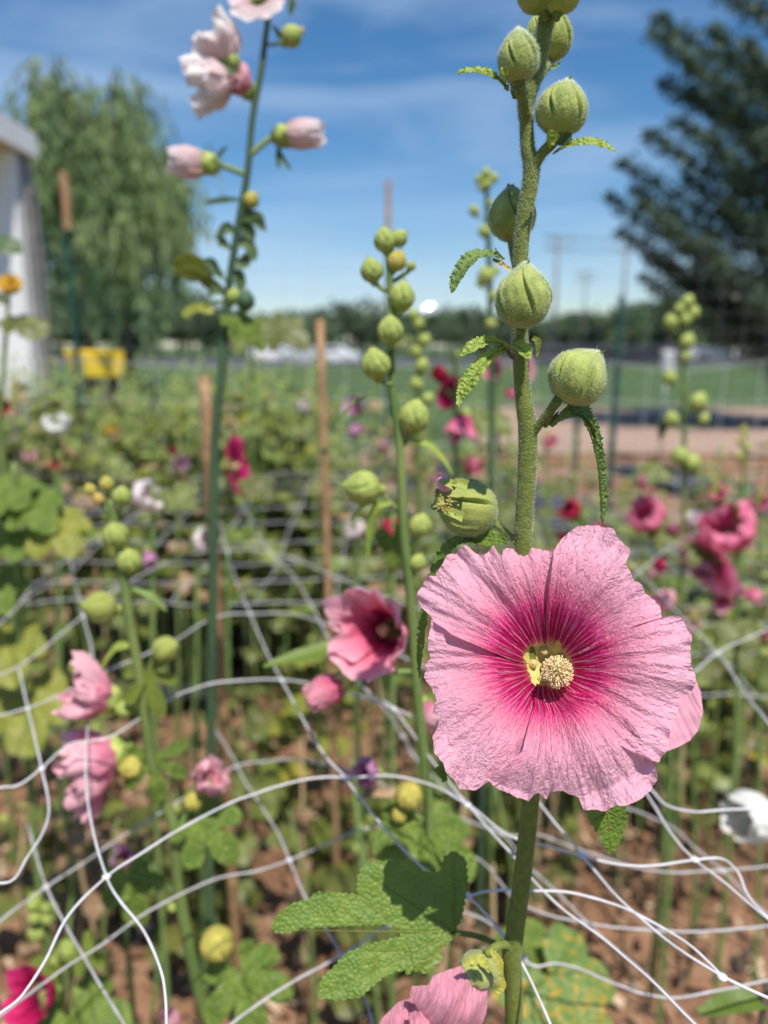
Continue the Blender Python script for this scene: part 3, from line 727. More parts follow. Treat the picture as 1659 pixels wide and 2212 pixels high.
def flower(parent, px, py, Rpx, Y, ax, kind, colr, seed=0, att=None, sten=True, calyx=M_BUDF, roll=0, off=0, sc3=(1, 1, 1)):
    """px, py = middle of the bloom"""
    r = Rpx*S(py, Y); d = W(*ax); deep = {'open': .2, 'flat': .1, 'cup': .55, 'closed': .7, 'crumple': .5}[kind]
    base = P(px, py, Y+off)-d*r*deep
    F = frame(base, d) @ Matrix.Rotation(roll, 4, 'Z')
    cal = cached(('calyx', calyx.name, seed % 2), lambda: calyx_mesh(calyx, seed % 2))
    f = inst('flower', cal, parent, smat(F, r*(1.0 if kind in ('closed', 'crumple') else .8)))
    pms = cached((kind, colr, seed % 5), lambda: [q.mesh('petal', PM[colr]) for q in petals(kind, 1, seed % 5, ruf={'crumple': .13, 'cup': .22}.get(kind, .09), n={'cup': 6}.get(kind, 5))])
    Sx = Matrix.Diagonal((*sc3, 1))
    for me in pms: inst('petal', me, f, smat(F, r) @ Sx)
    if sten and kind in ('open', 'flat', 'cup'):
        me = cached(('stamen',), lambda: stamen_mb(.38, .10, 1, 50, .12).mesh('stamen_column', M_CREAM)); inst('stamen_column', me, f, smat(F, r))
    if att:
        a = P(att[0], att[1], Y); e = base-d*r*.25; mb = MB(); rr = max(.0012, min(r*.09, .003)); mb.tube(spline([a, a.lerp(e, .5), e], 4), rr, 8); mb.build('pedicel', M_STEMF, f)
    return f
def calyx_mesh(m, seed):
    mb = MB()
    def fn(u, v):
        a = 2*math.pi*u; s = abs(((u*5) % 1)-.5)*2; r = .04+.30*math.sin(min(1, v*1.5)*1.5); z = -.22+.62*v*(1-.35*s)
        return (math.cos(a)*r, math.sin(a)*r, z)
    mb.grid(fn, 40, 10)
    for k in range(6):
        a = k*1.047+.3; mb.grid(lambda u, v, a=a: (math.cos(a)*(.10+.3*u)-math.sin(a)*.09*(1-u)*(v-.5)*2, math.sin(a)*(.10+.3*u)+math.cos(a)*.09*(1-u)*(v-.5)*2, -.22+.25*u), 4, 2)
    return mb.mesh('flower', m)
def leaf(parent, px, py, Rpx, Y, dir_=(1, 0, 0), face=(0, .5, .8), m=None, lobes=5, cut=.45, seed=0, droop=.25, petiole=None, narrow=1.0, name='leaf', dY=0):
    """px, py = where the stalk joins the blade; dir_ = where the middle lobe points"""
    m = m or M_LEAFM; r = Rpx*S(py, Y)
    me = cached(('palm', lobes, cut, seed % 6, droop, narrow, m.name), lambda: palm_mb(1, lobes, cut, seed % 6, droop=droop, narrow=narrow).mesh('leaf', m))
    o = inst(name, me, parent, smat(frame(P(px, py, Y+dY), W(*face), W(*dir_)), r))
    if petiole:
        a = P(petiole[0], petiole[1], Y); b = P(px, py, Y+dY); mb = MB(); mb.tube(spline([a, a.lerp(b, .5)+Vector((0, 0, r*.06)), b], 5), [.0018]*11, 6); mb.build('petiole', M_STEMF, o)
    return o
def blade(parent, pts, wpx, Y, face=(0, .6, .6), m=None, name='leaf', serr=.10, dz=None, **k):
    q = [P(p[0], p[1], Y+(p[2] if len(p) > 2 else 0)) for p in pts]; s = S(pts[0][1], Y)
    mb = blade_mb(q, [(t, w_*s) for t, w_ in wpx], W(*face), serr=serr, **k)
    return mb.build(name, [m or M_LEAFM, M_STEMF], parent)
def stem(parent, pts, rpx, Y, m=None, ground=True, n=12, name='stem'):
    q = [P(a, b, Y) for a, b in pts]; rs = [r*S(pts[0][1], Y) for r in rpx]
    c = spline(q, 4); k = len(c); rad = [lerp_pts([(i/(len(rs)-1), r) for i, r in enumerate(rs)], j/(k-1)) for j in range(k)]
    if ground:
        e = c[-1]; d = (c[-1]-c[-3]).normalized()
        c += [e+Vector((d.x*.1, 0, -(e.z)*.3)), Vector((e.x+d.x*.15, Y, e.z*.3)), Vector((e.x+d.x*.15, Y, -.02))]; rad += [rad[-1]*1.05, rad[-1]*1.2, rad[-1]*1.3]
    mb = MB(); mb.tube(c, rad, n); return mb.build(name, m or M_STEMF, parent)
def plant(label, px, Y, group=None, name='hollyhock', cat='flower'):
    p = P(px, 2212, Y); return thing(name, label, cat, (p.x, Y, 0), group)

# ---- tall blush hollyhock, left
t = plant('tall hollyhock with pale blush flowers high against the sky, beside the thick bamboo stake', 455, .8)
stem(t, [(600, -60), (578, 50), (565, 150), (545, 260), (535, 370), (518, 470), (500, 580), (488, 680), (480, 800), (465, 950), (461, 1150), (458, 1400), (452, 1900)], [6, 6, 7, 7, 8, 9, 9, 10, 11, 11, 12, 12, 13], .8, M_STEMD)
flower(t, 562, -2, 66, .8, (-.15, .55, .9), 'flat', 'blush', 1, (578, 50), calyx=M_LEAFDK)
flower(t, 478, 108, 78, .8, (-.45, .85, .1), 'crumple', 'softblush', 2, (556, 190), roll=.6, calyx=M_BUDF)
flower(t, 466, 178, 84, .8, (-.75, -.25, .1), 'crumple', 'softblush', 1, (553, 200), roll=1.6, calyx=M_LEAFDK)
flower(t, 522, 185, 46, .8, (-.6, .7, .4), 'crumple', 'softpink', 3, (545, 240))
flower(t, 650, 290, 72, .8, (.98, .08, .1), 'closed', 'blush', 4, (540, 335), calyx=M_BUDF)
flower(t, 412, 350, 70, .8, (-.98, .08, .1), 'closed', 'blush', 0, (533, 378), calyx=M_BUDF)
near_bud(t, 630, 78, 22, .8, (.8, .5, 0), att=(572, 95), seed=1)
flower(t, 648, 68, 17, .8, (.85, .4, 0), 'closed', 'blush', 3, sten=False)
near_bud(t, 543, 432, 17, .8, (.6, .6, .4), M_BUDY, seed=2)
for i, (pts, wd) in enumerate([([(520, 432), (480, 434), (442, 440)], 8), ([(600, 318), (612, 345), (628, 368)], 6), ([(600, 318), (600, 345), (602, 365)], 6), ([(470, 345), (480, 330), (492, 318)], 7), ([(588, 55), (605, 80), (615, 105)], 7),
        ([(508, 480), (545, 470), (575, 500)], 14), ([(502, 520), (535, 530), (550, 565)], 16), ([(500, 540), (475, 520), (470, 520)], 12), ([(600, -5), (630, 0), (626, 35)], 9), ([(480, 600), (455, 570), (440, 575)], 14), ([(520, 470), (555, 465), (570, 480)], 9),
        ([(505, 500), (530, 490), (548, 520)], 20), ([(498, 560), (525, 570), (535, 545)], 15), ([(510, 505), (488, 495), (472, 522)], 14), ([(492, 590), (515, 600), (520, 630)], 16), ([(487, 640), (470, 625), (452, 640)], 12), ([(522, 420), (535, 445), (530, 470)], 12), ([(484, 700), (505, 690), (530, 710)], 14)]):
    blade(t, pts, [(0, 2), (.4, wd), (.8, wd*.7), (1, 1)], .8, (.3*(-1)**i, .3, .8), M_LEAFDK, cup=.5)
leaf(t, 455, 590, 70, .8, (-.9, .25, .1), (.3, .5, -.5), M_LEAFF, 3, .4, 2, petiole=(493, 610), dY=.02)
leaf(t, 440, 660, 50, .8, (-.9, -.1, .2), (0, .9, .4), M_LEAFX, 3, .4, 3, petiole=(485, 650))
leaf(t, 520, 690, 70, .8, (.6, -.6, .2), (.4, .7, .5), M_LEAFM, 5, .4, 1, petiole=(484, 690))
near_bud(t, 505, 640, 16, .8, (.3, .8, .2), M_BUDF, att=(489, 660), seed=3); near_bud(t, 530, 650, 20, .8, (.2, .8, .2), M_STEMD, seed=1)

# ---- budded spike in the middle with the rose trumpet
t = plant('budded hollyhock with a ruffled rose trumpet flower left of the main bloom', 925, .56)
stem(t, [(838, 520), (842, 620), (845, 700), (845, 800), (852, 880), (862, 950), (868, 1050), (872, 1150), (885, 1270), (895, 1420), (908, 1560), (922, 1700), (926, 1800), (932, 2212)], [7, 8, 9, 9, 10, 10, 11, 11, 12, 12, 13, 13, 14, 14], .56)
for k, (x, y, r, ax, m, att) in enumerate([(832, 520, 24, (-.15, 1, 0), M_BUDF, None), (862, 515, 18, (.7, .7, .1), M_BUDF, (842, 545)), (857, 564, 21, (.35, .9, .2), M_BUDY, (841, 595)),
        (803, 585, 24, (-.25, 1, .1), M_BUDF, (841, 630)), (868, 641, 28, (.2, 1, .1), M_BUDF, (843, 690)), (843, 714, 28, (0, 1, .3), M_BUDF, (846, 760)), (812, 787, 31, (-.2, .9, .2), M_BUDF, (848, 830)),
        (895, 900, 33, (.15, 1, .2), M_BUDF, (866, 965)), (783, 1053, 36, (-.95, .15, .2), M_BUDF, (870, 1110)), (908, 1135, 25, (.2, .8, .2), M_BUDF, (878, 1180)), (903, 1215, 18, (.3, .8, .2), M_BUDF, (885, 1260)), (888, 575, 10, (.4, .8, 0), M_BUDF, (845, 610))]):
    near_bud(t, x, y, r, .56-(.012 if k in (5, 6) else 0), ax, m, att=att, seed=k, ped=.0017)
flower(t, 818, 1364, 122, .56, (-.42, .22, .80), 'cup', 'rose', 2, (893, 1420), roll=.5)
flower(t, 708, 1490, 72, .56, (-.8, -.35, .3), 'closed', 'softrose', 1, (893, 1450))
flower(t, 930, 1540, 50, .60, (.3, -.3, .5), 'closed', 'softpink', 4, (908, 1560))
blade(t, [(790, 1405, .05), (720, 1402, .05), (650, 1418, .04), (568, 1440, .03)], [(0, 3), (.3, 26), (.7, 22), (1, 2)], .56, (0, .9, .35), M_LEAFM, serr=.06)
blade(t, [(880, 950), (925, 962), (955, 990), (978, 1025)], [(0, 3), (.4, 11), (.8, 7), (1, 1)], .56, (.4, .7, .5), M_LEAFY)
blade(t, [(850, 1085), (815, 1095), (803, 1140), (795, 1210)], [(0, 3), (.4, 12), (.7, 13), (1, 2)], .56, (-.6, .2, .7), M_LEAFY)
blade(t, [(815, 1085), (780, 1095), (755, 1130)], [(0, 2), (.4, 6), (.8, 5), (1, 1)], .56, (-.6, .5, .5), M_LEAFY)
blade(t, [(790, 860), (765, 870), (735, 905)], [(0, 2), (.4, 7), (.8, 6), (1, 1)], .56, (-.4, .7, .5), M_LEAFD)
leaf(t, 905, 1785, 150, .56, (-.1, -.35, .9), (0, .92, .38), M_LEAFM, 5, .35, 4, .12, petiole=(925, 1760))
leaf(t, 925, 1800, 135, .56, (.85, -.45, .5), (.1, .85, .5), M_LEAFM, 5, .5, 2, .2)
leaf(t, 850, 1160, 70, .56, (.3, -.9, .2), (0, .4, .9), M_LEAFM, 3, .4, 3, dY=.05)
near_bud(t, 884, 1718, 29, .56, (.35, .9, .2), M_BUDY, att=(925, 1775), seed=1); near_bud(t, 862, 1760, 17, .56, (-.4, .8, .3), M_BUDY, seed=2)
flower(t, 800, 1668, 44, .6, (-.7, .3, .5), 'crumple', 'lilac', 1, (905, 1720))
blade(t, [(900, 1725), (830, 1712), (770, 1728)], [(0, 3), (.4, 12), (1, 3)], .57, (0, .8, .6), M_DRY, serr=.2)

# ---- lower left hollyhock
Y = .62
t = plant('hollyhock with yellow green buds and crumpled pink flowers in the lower left', 440, Y)
stem(t, [(240, 1080), (250, 1150), (265, 1230), (280, 1340), (300, 1450), (315, 1560), (328, 1650), (352, 1720), (376, 1790), (385, 1900), (400, 2000), (425, 2120), (450, 2212)], [8, 9, 10, 11, 11, 12, 13, 13, 14, 15, 15, 16, 16], Y)
for k, (x, y, r, ax, m, att) in enumerate([(195, 1058, 13, (-.3, .8, .2), M_BUDY, (240, 1110)), (230, 1045, 15, (0, 1, .2), M_BUDY, (240, 1090)), (213, 1078, 14, (-.3, .7, .6), M_RUST, (242, 1120)), (264, 1071, 20, (.2, .9, .2), M_BUDF, (248, 1130)),
        (250, 1155, 27, (0, .9, .4), M_BUDF, (255, 1200)), (281, 1211, 26, (.2, .9, .3), M_BUDF, (270, 1270)), (216, 1312, 33, (-.8, .3, .5), M_BUDR, (288, 1385)), (358, 1402, 27, (.8, .35, .3), M_BUDR, (308, 1470)),
        (268, 1532, 19, (-.5, .5, .5), M_BUDF, (312, 1560)), (283, 1658, 24, (-.8, .2, .3), M_BUDY, (330, 1665)), (468, 2037, 35, (.05, .95, .3), M_BUDY, (436, 2130)), (417, 1730, 20, (.2, .9, .2), M_BUDY, (380, 1795)), (298, 1520, 12, (0, .9, .2), M_BUDF, None), (372, 1960, 10, (-.4, .8, .2), M_BUDF, None)]):
    near_bud(t, x, y, r, Y, ax, m, att=att, seed=k, ped=.0017)
flower(t, 203, 1500, 92, Y, (-.75, .45, .35), 'crumple', 'softpink', 3, (300, 1540), roll=.9, sten=False)
flower(t, 208, 1640, 108, Y, (-.85, -.1, .5), 'crumple', 'softpink', 2, (325, 1660), sten=False)
flower(t, 195, 1715, 66, Y, (-.6, -.7, .4), 'crumple', 'softpink', 0, (300, 1665), sten=False)
flower(t, 452, 1686, 60, Y, (.55, .75, .2), 'crumple', 'softpink', 1, (390, 1780), sten=False, sc3=(1, 1, .8))
leaf(t, 318, 1455, 85, Y, (.4, -.7, .5), (.2, .6, .75), M_LEAFY, 5, .78, 1, .3, narrow=1.25)
leaf(t, 335, 1640, 100, Y, (.1, -.95, .3), (.05, .5, .85), M_LEAFM, 5, .78, 2, .25, narrow=1.25)
leaf(t, 430, 1775, 112, Y, (.8, -.5, .4), (.1, .8, .6), M_LEAFM, 5, .75, 3, .25, petiole=(382, 1800))
leaf(t, 275, 1890, 105, Y+.1, (.3, -.9, .3), (.05, .6, .8), M_LEAFM, 5, .65, 4, .3, petiole=(388, 1930))
leaf(t, 520, 2105, 125, Y, (.3, -.8, .5), (.1, .8, .6), M_LEAFM, 5, .78, 5, .2, petiole=(430, 2140))
leaf(t, 530, 2100, 110, Y+.01, (.8, .2, .4), (.1, .85, .5), M_LEAFM, 5, .72, 0, .2)
blade(t, [(290, 1395), (250, 1400), (215, 1450)], [(0, 2), (.4, 11), (1, 2)], Y, (-.3, .6, .6), M_LEAFY)
blade(t, [(285, 1270), (330, 1290), (360, 1320)], [(0, 2), (.4, 9), (1, 2)], Y, (.3, .6, .6), M_LEAFD)
# ---- young plant bottom left corner with bud cluster
t = plant('young hollyhock with a cluster of tight round buds near the lower left corner', 115, .75)
stem(t, [(96, 1965), (105, 2040), (125, 2130), (130, 2212)], [8, 9, 10, 11], .75)
for k in range(11): near_bud(t, 95+rnd.uniform(-26, 26), 1962+rnd.uniform(-22, 26), 13, .75-.01*rnd.random(), (rnd.uniform(-.5, .5), .9, .3), M_BUDF, br=False, seed=k)
for x, y, r in ((80, 2013, 19), (142, 2052, 21), (120, 2072, 15)): near_bud(t, x, y, r, .75, (0, .8, .5), M_BUDF, att=(110, 2090), seed=2)
leaf(t, 110, 2080, 60, .75, (-.5, -.3, .6), (0, .9, .4), M_LEAFY, 5, .6, 1, .2); leaf(t, 180, 2050, 60, .75, (.7, .2, .6), (0, .8, .5), M_LEAFY, 5, .6, 2, .2)
leaf(t, 150, 2200, 160, .72, (.5, -.2, .7), (0, .92, .4), M_LEAFM, 5, .4, 3, .15)
def bloom_plant(label, px, top, Y, fl, lv=(), buds=0, group=None, stm=M_STEMF, foliage=True, r=10, lean=0, seed=0):
    """a hollyhock carrying the listed blooms, its stem running to the ground"""
    rd = random.Random(int(px*7+top)); t = plant(label, px, Y, group)
    pts = [(px+lean*1.0, top), (px+lean*.6, top+120), (px+lean*.2, top+300), (px, top+520)]; q = [p for p in pts if P(p[0], p[1], Y).z > .1]
    if len(q) < 2: q = pts[:2]
    wr = .0045/S(top, Y); stem(t, q, [wr*.7]+[wr]*(len(q)-1), Y, stm, n=8)
    for k, f in enumerate(fl):
        x, y, R, ax, kind, colr = f[:6]; flower(t, x, y, R, Y, ax, kind, colr, k+seed, (px, y+R*.4), roll=rd.random()*6)
    for k in range(buds):
        s = -1 if k % 2 else 1; br_ = .010/S(top, Y)*(.5+.08*k); near_bud(t, px+lean*.9+s*br_*(.5+.18*k), top-4+k*br_*1.5, br_, Y, (s*.35, .9, .2), M_BUDF if rd.random() < .8 else M_BUDY, att=(px+lean*.8, top+k*br_*1.5+br_*2), seed=k)
    for k, (x, y, R, dx) in enumerate(lv): leaf(t, x, y, R, Y, (dx, -.4, .5), (0, .8, .55), M_LEAFF, 5, .4, k+seed, .2, petiole=(px, y+R*.2))
    if foliage and Y > 1.9:
        z = P(px, top, Y).z; fm = foliage_proto(rd.randrange(5)); b = P(px, top+400, Y)
        o = inst('foliage', fm, t, Matrix.Translation((P(px, top, Y).x, Y, 0)) @ Matrix.Rotation(rd.random()*6.28, 4, 'Z') @ Matrix.Diagonal((.8, .8, max(.15, z*.62), 1)))
    return t
def foliage_proto(k, m=None):
    """leaves along a one metre stem"""
    def mk():
        rd = random.Random(k+50); mb = MB(); tmpl = [palm_mb(1, 5, .4, s, nu=26, nv=4, droop=.3, serr=0) for s in range(3)]
        for i in range(15):
            z = .44+.54*(i/14); a = i*2.4+rd.random(); R = lerp_pts([(0, .10), (.4, .085), (1, .045)], z)*rd.uniform(.7, 1.1)*1.05; out_ = lerp_pts([(0, .16), (1, .05)], z)
            c = Vector((math.cos(a)*out_, math.sin(a)*out_, z)); d = Vector((math.cos(a), math.sin(a), rd.uniform(-.5, .1)))
            f = Vector((rd.uniform(-.3, .3)+math.cos(a)*.3, rd.uniform(-.3, .3)+math.sin(a)*.3, 1))
            mb.join(rd.choice(tmpl), smat(frame(c, f, d), R)); mb.tube([(0, 0, z-.03), c*.6+Vector((0, 0, z*.4)), c], .0022, 4)
        return mb.mesh('foliage', m or M_LEAFF)
    return cached(('fol', k, m.name if m else ''), mk)
B = bloom_plant
B('hollyhock with hot pink side-on bloom just right of the thick bamboo stake', 492, 930, 1.3, [(500, 1008, 66, (.95, .1, .1), 'open', 'crimson')], [(545, 1040, 60, .6)])
B('hollyhock with crimson and mid pink blooms stacked between the two budded spikes', 985, 770, 1.25, [(952, 812, 34, (-.6, .5, .5), 'closed', 'red'), (965, 845, 40, (.5, -.3, .6), 'open', 'crimson'), (1000, 915, 48, (-.2, -.9, .2), 'cup', 'hot'), (985, 945, 26, (-.3, -.8, .3), 'closed', 'pink')], [(1055, 900, 55, .8)], buds=2)
B('hollyhock with a folded purple pink bloom right of the thin brown stake', 775, 850, 1.7, [(770, 880, 30, (-.5, .4, .5), 'cup', 'lilac'), (768, 925, 28, (-.3, -.5, .6), 'closed', 'lilac')], buds=0)
B('hollyhock with two small lilac blooms beside the dark stem at horizon height', 545, 700, 2.0, [(511, 738, 26, (-.4, .2, .7), 'closed', 'lilac'), (595, 752, 17, (.4, .2, .7), 'closed', 'lilac')], [(560, 700, 70, .7), (600, 700, 80, .7), (540, 720, 60, -.3)])
B('hollyhock with dark red blooms right under the small green buds of the rose spike', 848, 1110, 1.1, [(843, 1148, 40, (.5, .5, .4), 'crumple', 'red'), (852, 1216, 24, (-.2, .3, .8), 'closed', 'crimson')])
B('hollyhock with one small pale pink bloom left of the dark red blooms', 768, 1120, 1.5, [(772, 1146, 30, (-.5, .6, .4), 'crumple', 'softblush')])
B('hollyhock with tiny dark red and lilac blooms left of the bamboo stake', 385, 950, 1.6, [(372, 975, 17, (-.3, .6, .5), 'closed', 'red'), (385, 1003, 26, (.5, .3, .5), 'crumple', 'lilac'), (395, 1035, 12, (.2, .3, .8), 'closed', 'pink')])
B('hollyhock with a soft blush bloom and a shaded one behind the lower left buds', 330, 1050, 1.1, [(312, 1078, 50, (.6, .6, .3), 'crumple', 'softblush'), (322, 1205, 34, (.3, -.4, .7), 'closed', 'lilac')], [(380, 1060, 60, .6)])
B('hollyhock with a half hidden blush bloom left of the bamboo stake foot', 425, 1140, 1.3, [(432, 1170, 34, (.6, .3, .3), 'crumple', 'softblush')])
B('hollyhock with a ragged white bloom in the left bed', 122, 900, 1.6, [(120, 925, 40, (.2, .8, .3), 'crumple', 'softwhite')])
B('hollyhock with a small dark maroon bloom under the ragged white one', 130, 975, 1.5, [(126, 1000, 18, (.2, .3, .8), 'cup', 'red')])
B('hollyhock with a dark red bloom cut by the left edge', -8, 850, 1.5, [(-2, 880, 30, (.4, .3, .8), 'cup', 'red')])
B('hollyhock with a small round pink bloom over the brown soil', 828, 935, 1.9, [(828, 962, 24, (.2, .8, .4), 'closed', 'softpink')], foliage=False)
B('hollyhock with two magenta blooms low behind the main stem', 1010, 985, 1.7, [(1015, 1008, 30, (.6, .4, .3), 'cup', 'hot'), (1040, 1000, 16, (.2, .4, .8), 'closed', 'hot')], foliage=False)
B('slender hollyhock with pink petals showing on both sides of the main stem', 1075, 770, 1.5, [(1068, 800, 34, (-.5, .3, .7), 'cup', 'pink'), (1128, 800, 32, (.5, .1, .7), 'open', 'pink'), (1105, 850, 26, (.4, -.3, .7), 'closed', 'hot')], [(1060, 905, 55, .7)], foliage=False)
B('hollyhock with dark red blooms low behind the main plant, above the big bloom', 1250, 1080, 1.7, [(1238, 1105, 36, (-.7, .5, .3), 'crumple', 'red'), (1285, 1150, 30, (.8, .2, .3), 'crumple', 'crimson'), (1215, 1160, 22, (.3, .2, .8), 'closed', 'red')], buds=0)
B('low hollyhock with rose bloom peeping right of the big bloom edge', 1450, 1250, 1.15, [(1437, 1302, 38, (-.6, .5, .4), 'crumple', 'softpink')])
# right-hand spike with pink cluster
t = B('budded spike over a cluster of pink blooms on the right side', 1478, 655, 1.35, [(1402, 1120, 60, (-.6, .6, .4), 'crumple', 'hot'), (1452, 1142, 28, (.3, .2, .8), 'closed', 'pink'), (1502, 1128, 32, (.1, .8, .3), 'crumple', 'softblush'), (1425, 1215, 30, (-.3, -.3, .7), 'closed', 'crimson')],
      [(1430, 1010, 50, -.6), (1510, 1165, 60, .2), (1445, 1150, 50, -.5), (1430, 1280, 60, .3), (1500, 1010, 34, .7)], foliage=False)
for k, (x, y, r, s) in enumerate([(1485, 652, 14, 1), (1468, 668, 12, -1), (1498, 676, 13, 1), (1480, 690, 13, -1), (1448, 696, 15, -1), (1484, 738, 16, 1), (1446, 816, 15, -1), (1508, 868, 19, 1), (1480, 770, 12, 1), (1450, 905, 16, -1), (1468, 985, 19, -1), (1495, 1000, 18, 1), (1520, 905, 12, 1)]):
    near_bud(t, x, y, r, 1.34, (s*.3, .9, .2), M_BUDF, att=(1478, y+r*1.6), seed=k)
blade(t, [(1470, 905), (1440, 912), (1425, 950)], [(0, 3), (.5, 15), (1, 2)], 1.35, (-.3, .7, .5), M_LEAFDK)
t = B('hollyhock with wide magenta pink dark-eyed bloom at the right', 1590, 1080, 1.2, [(1578, 1150, 84, (-.45, .65, .35), 'crumple', 'hot'), (1540, 1215, 78, (-.75, -.4, .3), 'open', 'hot'), (1520, 1225, 40, (-.3, -.5, .7), 'crumple', 'pink'), (1590, 1268, 32, (.2, -.2, .8), 'closed', 'pink'), (1625, 1285, 34, (.4, -.3, .8), 'closed', 'rose'), (1560, 1295, 30, (-.2, -.3, .8), 'cup', 'rose')],
      [(1590, 1340, 70, .2), (1520, 1180, 50, -.6)], foliage=False)
t = B('thin budded spike over the wood chips near the right edge', 1606, 925, 1.7, [], [(1570, 1120, 45, -.6), (1640, 1130, 45, .6)], buds=6, foliage=False)
# background spike against the sky between the rose spike and the main plant
t = B('pale green budded spike against the sky just left of the main stem', 1062, 385, 1.15, [], [], lean=-12, foliage=False, stm=M_STEMD)
for k, (x, y, r, s) in enumerate([(1050, 375, 11, 0), (1035, 388, 9, -1), (1066, 385, 10, 1), (1052, 398, 11, 1), (1040, 405, 8, -1), (1024, 455, 11, -1), (1046, 500, 13, -1), (1058, 440, 8, 1), (1050, 596, 18, -1), (1038, 610, 10, -1), (1066, 640, 11, 1), (1070, 585, 9, 1), (1060, 700, 12, -1)]):
    near_bud(t, x, y, r, 1.15, (s*.4, .9, .2), M_BUDF, att=(1056, y+r*1.7), seed=k)
# stalk of buds behind the rose spike
t = B('slim spike of small buds close behind the rose spike', 905, 690, 1.1, [], [(870, 730, 40, -.5)], buds=0, foliage=False)
for k, (x, y, r, s) in enumerate([(893, 680, 12, -1), (905, 700, 12, 1), (918, 735, 13, 1), (898, 760, 13, -1), (912, 790, 15, 1), (900, 830, 14, -1), (925, 862, 13, 1)]): near_bud(t, x, y, r, 1.1, (s*.4, .9, .2), M_BUDF, att=(906, y+r*1.7), seed=k)
# soft focus blooms scattered through the middle and right beds
for k, (x, y, Yp, lab, fl) in enumerate([
    (1180, 930, 2.2, 'hollyhock with a single small magenta bloom just right of the main stem', [(1185, 955, 24, (.2, .5, .5), 'crumple', 'hot')]),
    (1385, 1010, 2.0, 'small hollyhock with one rosy bloom between the tall green post and the budded spike', [(1390, 1040, 26, (.4, .4, .4), 'crumple', 'rose')]),
    (1545, 1040, 1.8, 'hollyhock with two mid pink blooms below the wood chips, left of the thin spike', [(1550, 1068, 30, (-.3, .5, .5), 'crumple', 'hot'), (1535, 1110, 24, (.4, .2, .5), 'closed', 'softpink')]),
    (1640, 1060, 2.0, 'hollyhock with a deep pink bloom at the right edge under the wood chips', [(1645, 1090, 32, (-.4, .5, .4), 'crumple', 'hot')]),
    (1350, 1180, 1.6, 'hollyhock with a soft pink bloom peeping out above the right rim of the big bloom', [(1410, 1240, 24, (.3, .5, .4), 'closed', 'softpink')]),
    (1500, 1330, 1.5, 'low hollyhock with a pale pink bloom beside the net knot at the right', [(1495, 1352, 26, (-.3, .5, .4), 'crumple', 'softpink')]),
    (1640, 1360, 1.4, 'low hollyhock with a rose bloom touching the right edge above the net', [(1652, 1372, 24, (-.4, .4, .4), 'closed', 'hot')]),
    (680, 860, 2.4, 'hollyhock with a tiny blush bloom left of the thin brown stake', [(655, 880, 18, (.3, .5, .5), 'crumple', 'softblush')]),
    (930, 1010, 2.2, 'hollyhock with a faint pink bloom low between the rose spike and the magenta blooms', [(935, 1035, 20, (.2, .5, .5), 'crumple', 'softpink')]),
    (230, 900, 2.4, 'hollyhock with a small yellowish bloom in the left bed below the yellow tote', [(235, 930, 20, (.2, .5, .5), 'crumple', 'orange')]),
    (60, 960, 2.0, 'hollyhock with a small pink bloom near the left edge of the bed', [(65, 985, 22, (.2, .5, .5), 'crumple', 'softpink')])]):
    bloom_plant(lab, x, y, Yp, fl, [(x-25, y+60, 34, -.6), (x+25, y+110, 40, .6)], buds=5, foliage=True, seed=k)
# white bloom, right edge
t = plant('hollyhock with a large white bloom turned away at the right edge', 1700, .8)
stem(t, [(1680, 1650), (1690, 1800), (1700, 2212)], [12, 13, 14], .8)
flower(t, 1618, 1765, 95, .8, (-.75, .1, .25), 'closed', 'softwhite', 1, (1685, 1790), roll=.4, sten=False, calyx=M_BUDY, sc3=(1.25, 1.25, .8))
near_bud(t, 1655, 1760, 20, .79, (-.8, .2, .2), M_BUDY)
# orange bloom, left edge
t = plant('tall plant with a small orange flower in front of the white shed', 5, 1.3, cat='flower', name='marigold')
stem(t, [(20, 620), (10, 760), (0, 900)], [4, 5, 6], 1.3)
f = flower(t, 24, 614, 25, 1.3, (.2, .4, .8), 'flat', 'orange', 1, (20, 640)); f2 = flower(t, 24, 612, 17, 1.29, (.2, .4, .8), 'open', 'orange', 3, sten=False)
leaf(t, 20, 690, 55, 1.3, (.9, -.1, .3), (0, .9, .4), M_LEAFF, 5, .5, 1); leaf(t, 45, 690, 60, 1.3, (.8, -.5, .3), (0, .8, .5), M_LEAFF, 3, .5, 2)
leaf(t, -5, 520, 45, 1.3, (.9, -.1, .3), (0, .6, .6), M_LEAFDK, 3, .5, 1); leaf(t, 5, 640, 30, 1.3, (-.4, .3, .3), (0, .6, .6), M_LEAFF, 3, .5, 1)
# big soft leaves at the left edge
t = plant('broad leaved hollyhock without flowers at the left edge, leaves turning yellow', 40, 1.0)
stem(t, [(30, 1000), (35, 1150), (40, 1400)], [6, 7, 8], 1.0)
for k, (x, y, R, dx, m) in enumerate([(20, 1050, 95, -.2, M_LEAFM), (60, 1080, 90, .7, M_LEAFM), (120, 1130, 100, .6, M_LEAFX), (30, 1150, 90, -.5, M_LEAFM), (20, 1380, 110, .3, M_LEAFX), (60, 1500, 120, .2, M_LEAFX), (-10, 1250, 90, .4, M_LEAFM)]):
    leaf(t, x, y, R, 1.0, (dx, -.5, .6), (0, .85, .5), m, 5, .35, k, .2, petiole=(35, y+30))
t = plant('hollyhock seedling with a scarlet pink bloom in the bottom left corner', 100, .72)
stem(t, [(95, 2150), (100, 2212)], [8, 9], .72)
flower(t, 85, 2150, 78, .72, (-.35, .5, .75), 'cup', 'crimson', 2, (110, 2200), roll=.3)
t = plant('hollyhock with only a pale pink petal tip above the bottom edge', 390, .6)
stem(t, [(392, 2230), (395, 2280)], [8, 8], .6); flower(t, 372, 2205, 40, .6, (-.3, .9, .2), 'closed', 'softpink', 2, sten=False, calyx=M_BUDY)
